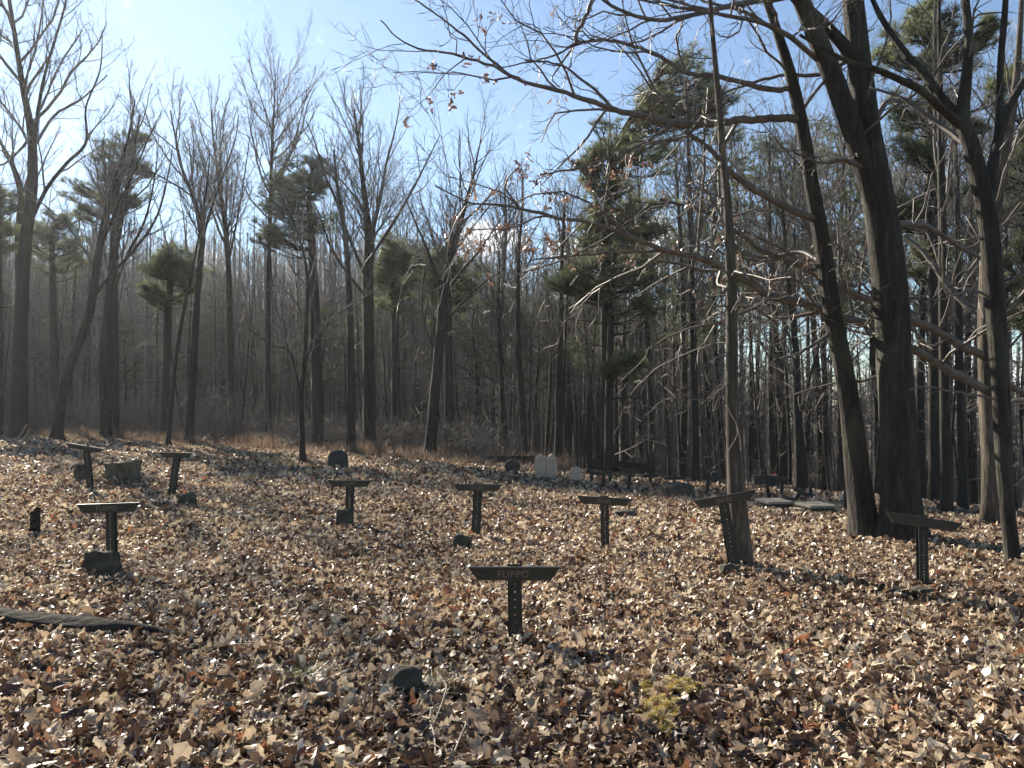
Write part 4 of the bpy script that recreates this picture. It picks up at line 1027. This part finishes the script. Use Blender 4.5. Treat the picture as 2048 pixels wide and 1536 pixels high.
def pine_px(label, d, line, lobes, seed, dens=26, L=0.24):
    S = px_stem(line, d, foot=True); root = empty('pine_tree', S[0][0], label, 'pine tree')
    link('trunk', bark_mesh('trunk', [S], BARK_FAR, sides=12, sub=5, seed=seed), root)
    R = random.Random(seed); clumps = []
    for (px_, py_, rp, *dd) in lobes:
        d0 = d + (dd[0] if dd else 0); c = at(px_, py_, d0); r = rp * d0 / F
        # every traced lobe is a group of smaller puffs in depth
        for _ in range(10):
            o = (R.gauss(0, .5) * r, R.gauss(0, .8) * r, R.gauss(0, .38) * r)
            clumps.append(((c[0] + o[0], c[1] + o[1], c[2] + o[2]), r * R.uniform(.4, .62)))
    T, V, Q, tn = pine_parts(catmull(S[0], S[1], 6), clumps, seed, tuft_density=dens, L=L)
    link('branches', T.mesh('branches', BARK_FAR), root)
    link('needles', mesh_np('needles', V, tris=Q, mat=NEEDLE, attrs={'rnd': tn}), root)
    return root
pine_px('large pine right of centre, its rounded dark crown tall against the blue sky', 27,
        [(1214, 935, 25), (1213, 800, 24), (1213, 650, 23), (1213, 500, 21), (1216, 400, 18), (1240, 280, 13), (1300, 180, 9), (1330, 120, 5)],
        [(1340, 150, 42), (1300, 190, 45), (1390, 170, 45, 1), (1430, 190, 30, 1), (1340, 210, 50, -1), (1290, 240, 45), (1250, 300, 42), (1210, 290, 35, -1), (1190, 330, 38), (1250, 340, 50), (1320, 310, 40, 1), (1400, 230, 40, 1), (1440, 210, 28),
         (1180, 350, 26), (1220, 380, 38), (1230, 430, 45), (1190, 440, 30), (1290, 420, 40, 1), (1240, 480, 42), (1300, 470, 40, 1), (1180, 480, 34)], 60, dens=34)
pine_px('pine with shelving green boughs just below the large pine crown, centre right', 24,
        [(1216, 940, 16), (1218, 800, 15), (1222, 650, 14), (1226, 560, 12), (1230, 500, 8)],
        [(1240, 560, 40), (1150, 545, 35), (1290, 600, 40, -.6), (1180, 590, 34), (1300, 550, 36), (1130, 570, 28), (1255, 728, 30, -.8), (1222, 742, 20, -.8), (1200, 520, 34)], 61, dens=26)
pine_px('dense dark pine left of the fan-crowned tree', 34,
        [(636, 890, 26), (634, 760, 23), (630, 620, 20), (624, 500, 16), (618, 400, 10), (625, 330, 5)],
        [(632, 335, 30), (600, 350, 36), (560, 370, 36), (620, 390, 38), (580, 410, 44), (545, 410, 30), (640, 370, 22), (560, 460, 34), (600, 460, 36), (630, 440, 26), (540, 480, 26)], 62, dens=34)
pine_px('flat topped dark pine left of centre behind the thin leaning tree', 36,
        [(328, 885, 18), (332, 760, 16), (336, 640, 15), (340, 560, 12), (340, 500, 6)],
        [(340, 505, 26), (320, 520, 26), (362, 520, 26), (310, 545, 24), (375, 545, 22), (345, 545, 26), (300, 575, 20), (380, 575, 18), (340, 590, 24), (310, 600, 18)], 63, dens=34)
pine_px('hazy pine in the bare crowns of the left trees', 38,
        [(226, 880, 24), (226, 740, 21), (226, 600, 19), (228, 480, 15), (235, 380, 10), (250, 290, 5)],
        [(275, 272, 17), (245, 290, 24), (215, 315, 26), (255, 325, 26), (230, 350, 30), (280, 340, 18), (165, 380, 24), (200, 400, 26), (240, 400, 24), (175, 420, 22), (270, 400, 22)], 64, dens=26)
pine_px('hazy dense pine at the far left edge of the picture', 36,
        [(-8, 860, 26), (-6, 700, 22), (-6, 540, 18), (-4, 440, 12), (-2, 370, 6)],
        [(0, 380, 26), (-20, 400, 30), (14, 410, 24), (-5, 440, 34), (20, 460, 26), (-30, 450, 30), (5, 500, 30)], 65, dens=30)
pine_px('hazy pine with low round crown between the two left leaning trees', 44,
        [(110, 860, 18), (108, 720, 16), (106, 600, 14), (105, 500, 10), (110, 440, 5)],
        [(110, 435, 22), (90, 455, 26), (135, 450, 22), (105, 480, 30), (80, 490, 24), (140, 490, 24), (150, 520, 22), (110, 530, 28)], 66, dens=30)
pine_px('dark pine behind the dense branches right of the fan-crowned tree', 36,
        [(792, 900, 20), (792, 780, 18), (790, 660, 16), (788, 560, 12), (786, 490, 6)],
        [(780, 490, 26), (800, 510, 28), (765, 515, 24), (815, 530, 22), (785, 540, 34), (760, 560, 26), (810, 570, 28), (785, 600, 34)], 67, dens=34)
pine_px('dark pine behind the trunk cluster tree right of centre', 36,
        [(898, 900, 20), (898, 780, 18), (896, 660, 16), (896, 570, 12), (894, 510, 6)],
        [(890, 512, 24), (870, 530, 28), (915, 530, 28), (895, 560, 36), (930, 565, 26), (855, 565, 26), (890, 605, 36), (930, 600, 26)], 68, dens=34)
pine_px('tall pine crown behind the upper stems of the right oaks', 21,
        [(1870, 990, 24), (1868, 800, 22), (1868, 600, 20), (1866, 400, 17), (1862, 250, 13), (1860, 120, 8), (1860, 20, 4)],
        [(1860, 20, 40), (1820, 60, 44), (1900, 50, 40), (1790, 120, 42), (1850, 130, 44), (1930, 110, 40), (1980, 70, 36), (1800, 220, 40), (1880, 220, 40), (1940, 250, 36), (1830, 300, 40), (1800, 420, 36), (1880, 400, 40), (1860, 520, 34)], 69, dens=22)
pine_px('sparse pine at the right edge showing green boughs between the forked stems', 24,
        [(2060, 1000, 22), (2058, 800, 20), (2056, 600, 18), (2052, 450, 14), (2050, 330, 8), (2050, 260, 4)],
        [(2050, 300, 30), (2020, 340, 34), (2075, 350, 34), (2030, 420, 34), (2010, 160, 30), (2050, 500, 38), (2025, 570, 34), (2060, 640, 34)], 70, dens=22)

# ---- the wood behind: individual trees copied from a few grown ones
def copy_tree(o):
    c = o.copy(); COL.objects.link(c)
    for ch in o.children:
        k = ch.copy(); k.parent = c; COL.objects.link(k)
    return c

def proto_bare(seed, H, r, P, clear, lean, nst=9, kmul=1.0):
    R = random.Random(seed); p = (0, 0, -0.6); pts = [p]; dx = R.gauss(0, lean); dy = R.gauss(0, lean)
    for i in range(nst):
        dx += R.gauss(0, lean * .5); dy += R.gauss(0, lean * .5)
        st = (H + .6) / nst; p = (p[0] + dx * st, p[1] + dy * st, p[2] + st); pts.append(p)
    rr_ = [r * (1 - (i / nst) ** 1.15 * 0.93) for i in range(nst + 1)]
    root = empty('bare_tree', (0, 0, 0), 'x', 'tree')
    link('trunk', bark_mesh('trunk', [(pts, rr_)], BARK_FAR, sides=9, sub=2, seed=seed), root, world=False)
    T = Tubes(); P = dict(P); p2, r2 = catmull(pts, rr_, 3)
    spawn(T, R, p2, r2, 0, P, H, t0=clear, t1=0.99, kmul=kmul)
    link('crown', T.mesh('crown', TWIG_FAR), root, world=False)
    return root, H

BGP = PAR(rmin=0.007, k=[1.2, 2.2, 3.4, 3.2, 0], cap=[5, 2.6, 1.3, 0.7], n=[5, 5, 4, 3, 2], **ASCEND)
BGP2 = PAR(rmin=0.008, k=[1.3, 2.0, 3.0, 0, 0], max=3, cap=[3.2, 1.6, 0.9, .5], n=[5, 4, 3, 3, 2], up=[.05, .06, .05, .04, .03], ang=[.95, .8, .8, .7])
protos = [proto_bare(201, 20, .19, BGP, .42, .03), proto_bare(202, 19, .16, BGP, .5, .05), proto_bare(203, 21, .22, BGP, .36, .03), proto_bare(204, 18, .14, BGP, .45, .06)]
poles = [proto_bare(211, 13, .075, BGP2, .3, .05, kmul=.9), proto_bare(212, 10, .055, BGP2, .2, .07), proto_bare(213, 15, .09, BGP2, .4, .04), proto_bare(214, 7, .04, BGP2, .12, .09, kmul=1.3)]
def proto_pine(seed, H, r, cr):
    R = random.Random(seed); pts = [(R.gauss(0, .05) * i, R.gauss(0, .05) * i, -0.6 + i * (H + .6) / 7) for i in range(8)]
    rr_ = [r * (1 - (i / 7) * .9) for i in range(8)]
    root = empty('pine_tree', (0, 0, 0), 'x', 'pine tree')
    link('trunk', bark_mesh('trunk', [(pts, rr_)], BARK_FAR, sides=9, sub=2, seed=seed), root, world=False)
    cl = []
    for k in range(34):
        t = R.uniform(.5, 1.0); e = cr * (1 - ((t - .62) / .42) ** 2 * .8 if t > .62 else .8) ; a = R.random() * 6.28; q = e * R.uniform(.25, 1)
        cl.append(((math.cos(a) * q, math.sin(a) * q, H * t), R.uniform(.5, .95)))
    T, V, Q, tn = pine_parts(catmull(pts, rr_, 4), cl, seed, tuft_density=22, nn=16, w=.009)
    link('branches', T.mesh('branches', BARK_FAR), root, world=False)
    link('needles', mesh_np('needles', V, tris=Q, mat=NEEDLE, attrs={'rnd': tn}), root, world=False)
    return root, H
pines = [proto_pine(221, 18, .2, 2.6), proto_pine(222, 16, .17, 2.2), proto_pine(223, 20, .22, 2.8)]

used = set()
def put(proto, px_, d, top_py, label, group, R, smin=.45, smax=1.5):
    root, H = proto
    x = (px_ - 1024) / F * d; z = tz(x, d)
    ztop = at(px_, top_py, d)[2]
    s = min(max((ztop - z) / H, smin), smax)
    if root.name in used: o = copy_tree(root)
    else: o = root; used.add(root.name)
    o.location = (x, d, z); o.rotation_euler = (0, 0, R.random() * 6.28)
    sx = s ** .7 * R.uniform(.85, 1.15); o.scale = (sx, sx, s)
    o['label'] = label; o['group'] = group
    return o

def zone(px_):
    return 'beyond the left grass crest' if px_ < 520 else ('behind the centre of the crest' if px_ < 960 else ('behind the headstones and plank rails' if px_ < 1420 else 'beyond the right oaks'))
R = random.Random(77)
# skyline height (pixel row) the wood reaches, left to right
def sky_row(px_):
    pts = [(-200, 430), (0, 440), (200, 450), (330, 470), (480, 440), (560, 470), (760, 420), (900, 440), (1000, 420), (1120, 440), (1180, 330), (1300, 300), (1450, 220), (1700, 150), (2300, 120)]
    return np.interp(px_, [p[0] for p in pts], [p[1] for p in pts])
nb = 0
for k in range(96):                      # tall bare trees
    px_ = -120 + 2380 * ((k + R.random()) / 96); u = (px_ - 1024) / F; yc = 30 - 18 * max(-.62, min(.62, u))
    d = yc + (9 if px_ < 800 else 2) + R.random() ** 1.3 * 32
    put(protos[R.randrange(4)], px_, d, sky_row(px_) + R.uniform(-90, 190), 'one of many tall bare trees in the wood ' + zone(px_), 'bare trees of the wood', R)
for k in range(160):                     # slim poles and understorey
    px_ = -200 + 2440 * ((k + R.random()) / 160); u = (px_ - 1024) / F; yc = 30 - 18 * max(-.62, min(.62, u))
    d = yc + 1.5 + R.random() ** 1.2 * 26
    put(poles[R.randrange(4)], px_, d, 560 + R.uniform(-140, 200), 'one of many slim young trees in the wood ' + zone(px_), 'slim young trees of the wood', R, smin=.4, smax=1.6)
for k in range(44):                      # pines
    px_ = -220 + 2500 * ((k + R.random()) / 44); u = (px_ - 1024) / F; yc = 30 - 18 * max(-.62, min(.62, u))
    d = yc + 8 + R.random() * 34
    put(pines[R.randrange(3)], px_, d, sky_row(px_) + R.uniform(30, 200), 'one of many background pines in the wood ' + zone(px_), 'pines of the wood', R)

# far-off wood, too dense to count: trunks, sticks and needles of a whole hillside
T = Tubes(); R = random.Random(88)
for k in range(4600):
    d = 54 + R.random() ** 1.2 * 135; x = R.uniform(-0.85, 0.8) * d
    u = x / d
    if u > 0.25 and R.random() < 0.45: continue
    z = tz(x, d); H = R.uniform(11, 19) * (1 if u < 0.25 else .8); r = R.uniform(.09, .2); lx, ly = R.gauss(0, .5), R.gauss(0, .5)
    T.add([(x, d, z - .5), (x + lx * .5, d + ly * .5, z + H * .5), (x + lx, d + ly, z + H)], [r, r * .7, .02], 4)
    for j in range(26):
        t = R.uniform(.25, .97); a = R.random() * 6.28; l = (1.1 - t) * H * R.uniform(.12, .3); b = (x + lx * t, d + ly * t, z + H * t)
        e = (b[0] + math.cos(a) * l * .6, b[1] + math.sin(a) * l * .6, b[2] + l * R.uniform(.3, .9))
        T.add([b, ((b[0] + e[0]) / 2 + R.gauss(0, .1), (b[1] + e[1]) / 2, (b[2] + e[2]) / 2 - .08 * l), e], [.045, .035, .02], 3)
tag(link('far_wood', T.mesh('far_wood', TWIG_HAZED)), 'dense grey mass of bare woods on the far hillside', 'woods', kind='stuff')

# brush and brambles at the wood's edge
T = Tubes(); R = random.Random(99)
for k in range(1500):
    px_ = R.uniform(-250, 2250) if R.random() < .3 else R.uniform(-250, 1050); u = (px_ - 1024) / F; yc = 30 - 18 * max(-.62, min(.62, u)); d = yc + (R.gauss(3.5, 3) if px_ < 1050 else 7 + 10 * R.random())
    x = u * d; z = tz(x, d)
    for j in range(R.randrange(3, 7)):
        a = R.random() * 6.28; h = R.uniform(.5, 2.6) * (1.25 if px_ < 500 else .8); l = h * R.uniform(.1, .55)
        p = [(x, d, z - .05)]
        for t in (.35, .7, 1):
            p.append((x + math.cos(a) * l * t * t + R.gauss(0, .06), d + math.sin(a) * l * t * t, z + h * (t - .25 * t * t * t)))
        T.add(p, [.009, .008, .006, .003], 3)
        for q_ in range(3):
            b = p[2 if q_ else 3]; T.add([b, (b[0] + R.gauss(0, .15), b[1] + R.gauss(0, .15), b[2] + R.uniform(.05, .3)), (b[0] + R.gauss(0, .25), b[1] + R.gauss(0, .25), b[2] + R.uniform(.1, .5))], [.005, .004, .003], 3)
tag(link('undergrowth', T.mesh('undergrowth', TWIG_FAR)), 'tangled bare brush and brambles along the edge of the wood', 'brush', kind='stuff')

# ------------------------------------------------------------------ light, sky, camera
w = bpy.data.worlds.new('World'); SC.world = w; w.use_nodes = True
nt = w.node_tree
for n in list(nt.nodes): nt.nodes.remove(n)
out = N(nt, 'ShaderNodeOutputWorld'); bg = N(nt, 'ShaderNodeBackground')
sky = N(nt, 'ShaderNodeTexSky', sky_type='NISHITA'); sky.sun_disc = False; sky.sun_elevation = SUN_EL; sky.sun_rotation = SUN_AZ
sky.air_density = 1.2; sky.dust_density = 0.0; sky.ozone_density = 4.0; sky.altitude = 200
bg.inputs['Strength'].default_value = SKY_STR = 0.05
# small fair-weather clouds low over the trees, laid out by sky direction
tc = N(nt, 'ShaderNodeTexCoord'); sep = N(nt, 'ShaderNodeSeparateXYZ'); nt.links.new(tc.outputs['Generated'], sep.inputs[0])
du = N(nt, 'ShaderNodeMath', operation='DIVIDE'); nt.links.new(sep.outputs['X'], du.inputs[0]); nt.links.new(sep.outputs['Y'], du.inputs[1])
dv = N(nt, 'ShaderNodeMath', operation='DIVIDE'); nt.links.new(sep.outputs['Z'], dv.inputs[0]); nt.links.new(sep.outputs['Y'], dv.inputs[1])
cmb = N(nt, 'ShaderNodeCombineXYZ'); nt.links.new(du.outputs[0], cmb.inputs[0]); nt.links.new(dv.outputs[0], cmb.inputs[1])
nz = N(nt, 'ShaderNodeTexNoise', i_Scale=22.0, i_Detail=8, i_Roughness=0.6); nt.links.new(cmb.outputs[0], nz.inputs['Vector'])
front = N(nt, 'ShaderNodeMath', operation='GREATER_THAN', i_1=0.05); nt.links.new(sep.outputs['Y'], front.inputs[0])
acc = None
for (cu, cv, ru, rv) in ((-0.035, 0.212, 0.042, 0.022), (0.085, 0.20, 0.034, 0.015), (0.16, 0.222, 0.045, 0.018), (0.165, 0.185, 0.03, 0.014), (-0.37, 0.185, 0.016, 0.009), (0.56, 0.04, 0.08, 0.03)):
    sb = N(nt, 'ShaderNodeVectorMath', operation='SUBTRACT'); sb.inputs[1].default_value = (cu, cv, 0); nt.links.new(cmb.outputs[0], sb.inputs[0])
    dvd = N(nt, 'ShaderNodeVectorMath', operation='DIVIDE'); dvd.inputs[1].default_value = (ru, rv, 1); nt.links.new(sb.outputs[0], dvd.inputs[0])
    ln = N(nt, 'ShaderNodeVectorMath', operation='LENGTH'); nt.links.new(dvd.outputs[0], ln.inputs[0])
    mr = N(nt, 'ShaderNodeMapRange', i_1=0.0, i_2=1.7, i_3=1.0, i_4=0.0); nt.links.new(ln.outputs['Value'], mr.inputs[0])
    if acc is None: acc = mr.outputs[0]
    else:
        mxm = N(nt, 'ShaderNodeMath', operation='MAXIMUM'); nt.links.new(acc, mxm.inputs[0]); nt.links.new(mr.outputs[0], mxm.inputs[1]); acc = mxm.outputs[0]
ad = N(nt, 'ShaderNodeMath', operation='MULTIPLY_ADD', i_1=1.6, i_2=-0.8); nt.links.new(nz.outputs['Fac'], ad.inputs[0])
sm = N(nt, 'ShaderNodeMath', operation='ADD'); nt.links.new(acc, sm.inputs[0]); nt.links.new(ad.outputs[0], sm.inputs[1])
cl = N(nt, 'ShaderNodeMapRange', i_1=0.18, i_2=0.62, i_3=0.0, i_4=0.9, interpolation_type='SMOOTHSTEP'); nt.links.new(sm.outputs[0], cl.inputs[0])
ml = N(nt, 'ShaderNodeMath', operation='MULTIPLY'); nt.links.new(cl.outputs[0], ml.inputs[0]); nt.links.new(front.outputs[0], ml.inputs[1])
mix = N(nt, 'ShaderNodeMix', data_type='RGBA'); nt.links.new(ml.outputs[0], mix.inputs['Factor']); nt.links.new(sky.outputs[0], mix.inputs['A'])
mix.inputs['B'].default_value = (10, 10, 10, 1)
nt.links.new(mix.outputs['Result'], bg.inputs['Color']); nt.links.new(bg.outputs[0], out.inputs['Surface'])

sd = Vector((math.sin(SUN_AZ) * math.cos(SUN_EL), math.cos(SUN_AZ) * math.cos(SUN_EL), math.sin(SUN_EL)))
sl = bpy.data.lights.new('sun', 'SUN'); sl.energy = 5.0; sl.angle = rad(0.53); sl.color = (1.0, 0.91, 0.77)
so = bpy.data.objects.new('sun', sl); COL.objects.link(so); so.location = sd * 60
so.rotation_euler = (-sd).to_track_quat('-Z', 'Y').to_euler()

cd = bpy.data.cameras.new('camera'); co = bpy.data.objects.new('camera', cd); COL.objects.link(co)
cd.sensor_width = 36; cd.lens = F / 2048 * 36; cd.clip_start = 0.05; cd.clip_end = 3000
hz = MB(); hz.box(-170, 170, -20, 235, -26, 78)
hm, hnt, hout = new_mat('haze'); pv = N(hnt, 'ShaderNodeVolumePrincipled'); pv.inputs['Color'].default_value = (0.9, 0.95, 1, 1)
pv.inputs['Density'].default_value = 0.00032; pv.inputs['Anisotropy'].default_value = 0.6  # thin volume added to lift the darks on the left, like lens veil
hnt.links.new(pv.outputs[0], hout.inputs['Volume'])
tag(hz.build('haze', hm), 'thin haze added to brighten the left woods toward the sun', kind='stuff')
co.location = CAM; co.rotation_euler = (math.pi / 2 + PITCH, 0, 0)
SC.camera = co
SC.view_settings.view_transform = 'Standard'; SC.view_settings.look = 'None'; SC.view_settings.gamma = 1; SC.view_settings.exposure = 1.6
SC.render.engine = 'CYCLES'
SC.cycles.max_bounces = 8; SC.cycles.diffuse_bounces = 3; SC.cycles.glossy_bounces = 2; SC.cycles.transmission_bounces = 4; SC.cycles.volume_bounces = 1
SC.cycles.use_denoising = True; SC.cycles.denoiser = 'OPENIMAGEDENOISE'; SC.cycles.denoising_input_passes = 'RGB_ALBEDO_NORMAL'; SC.cycles.denoising_prefilter = 'FAST'
SC.cycles.caustics_reflective = False; SC.cycles.caustics_refractive = False
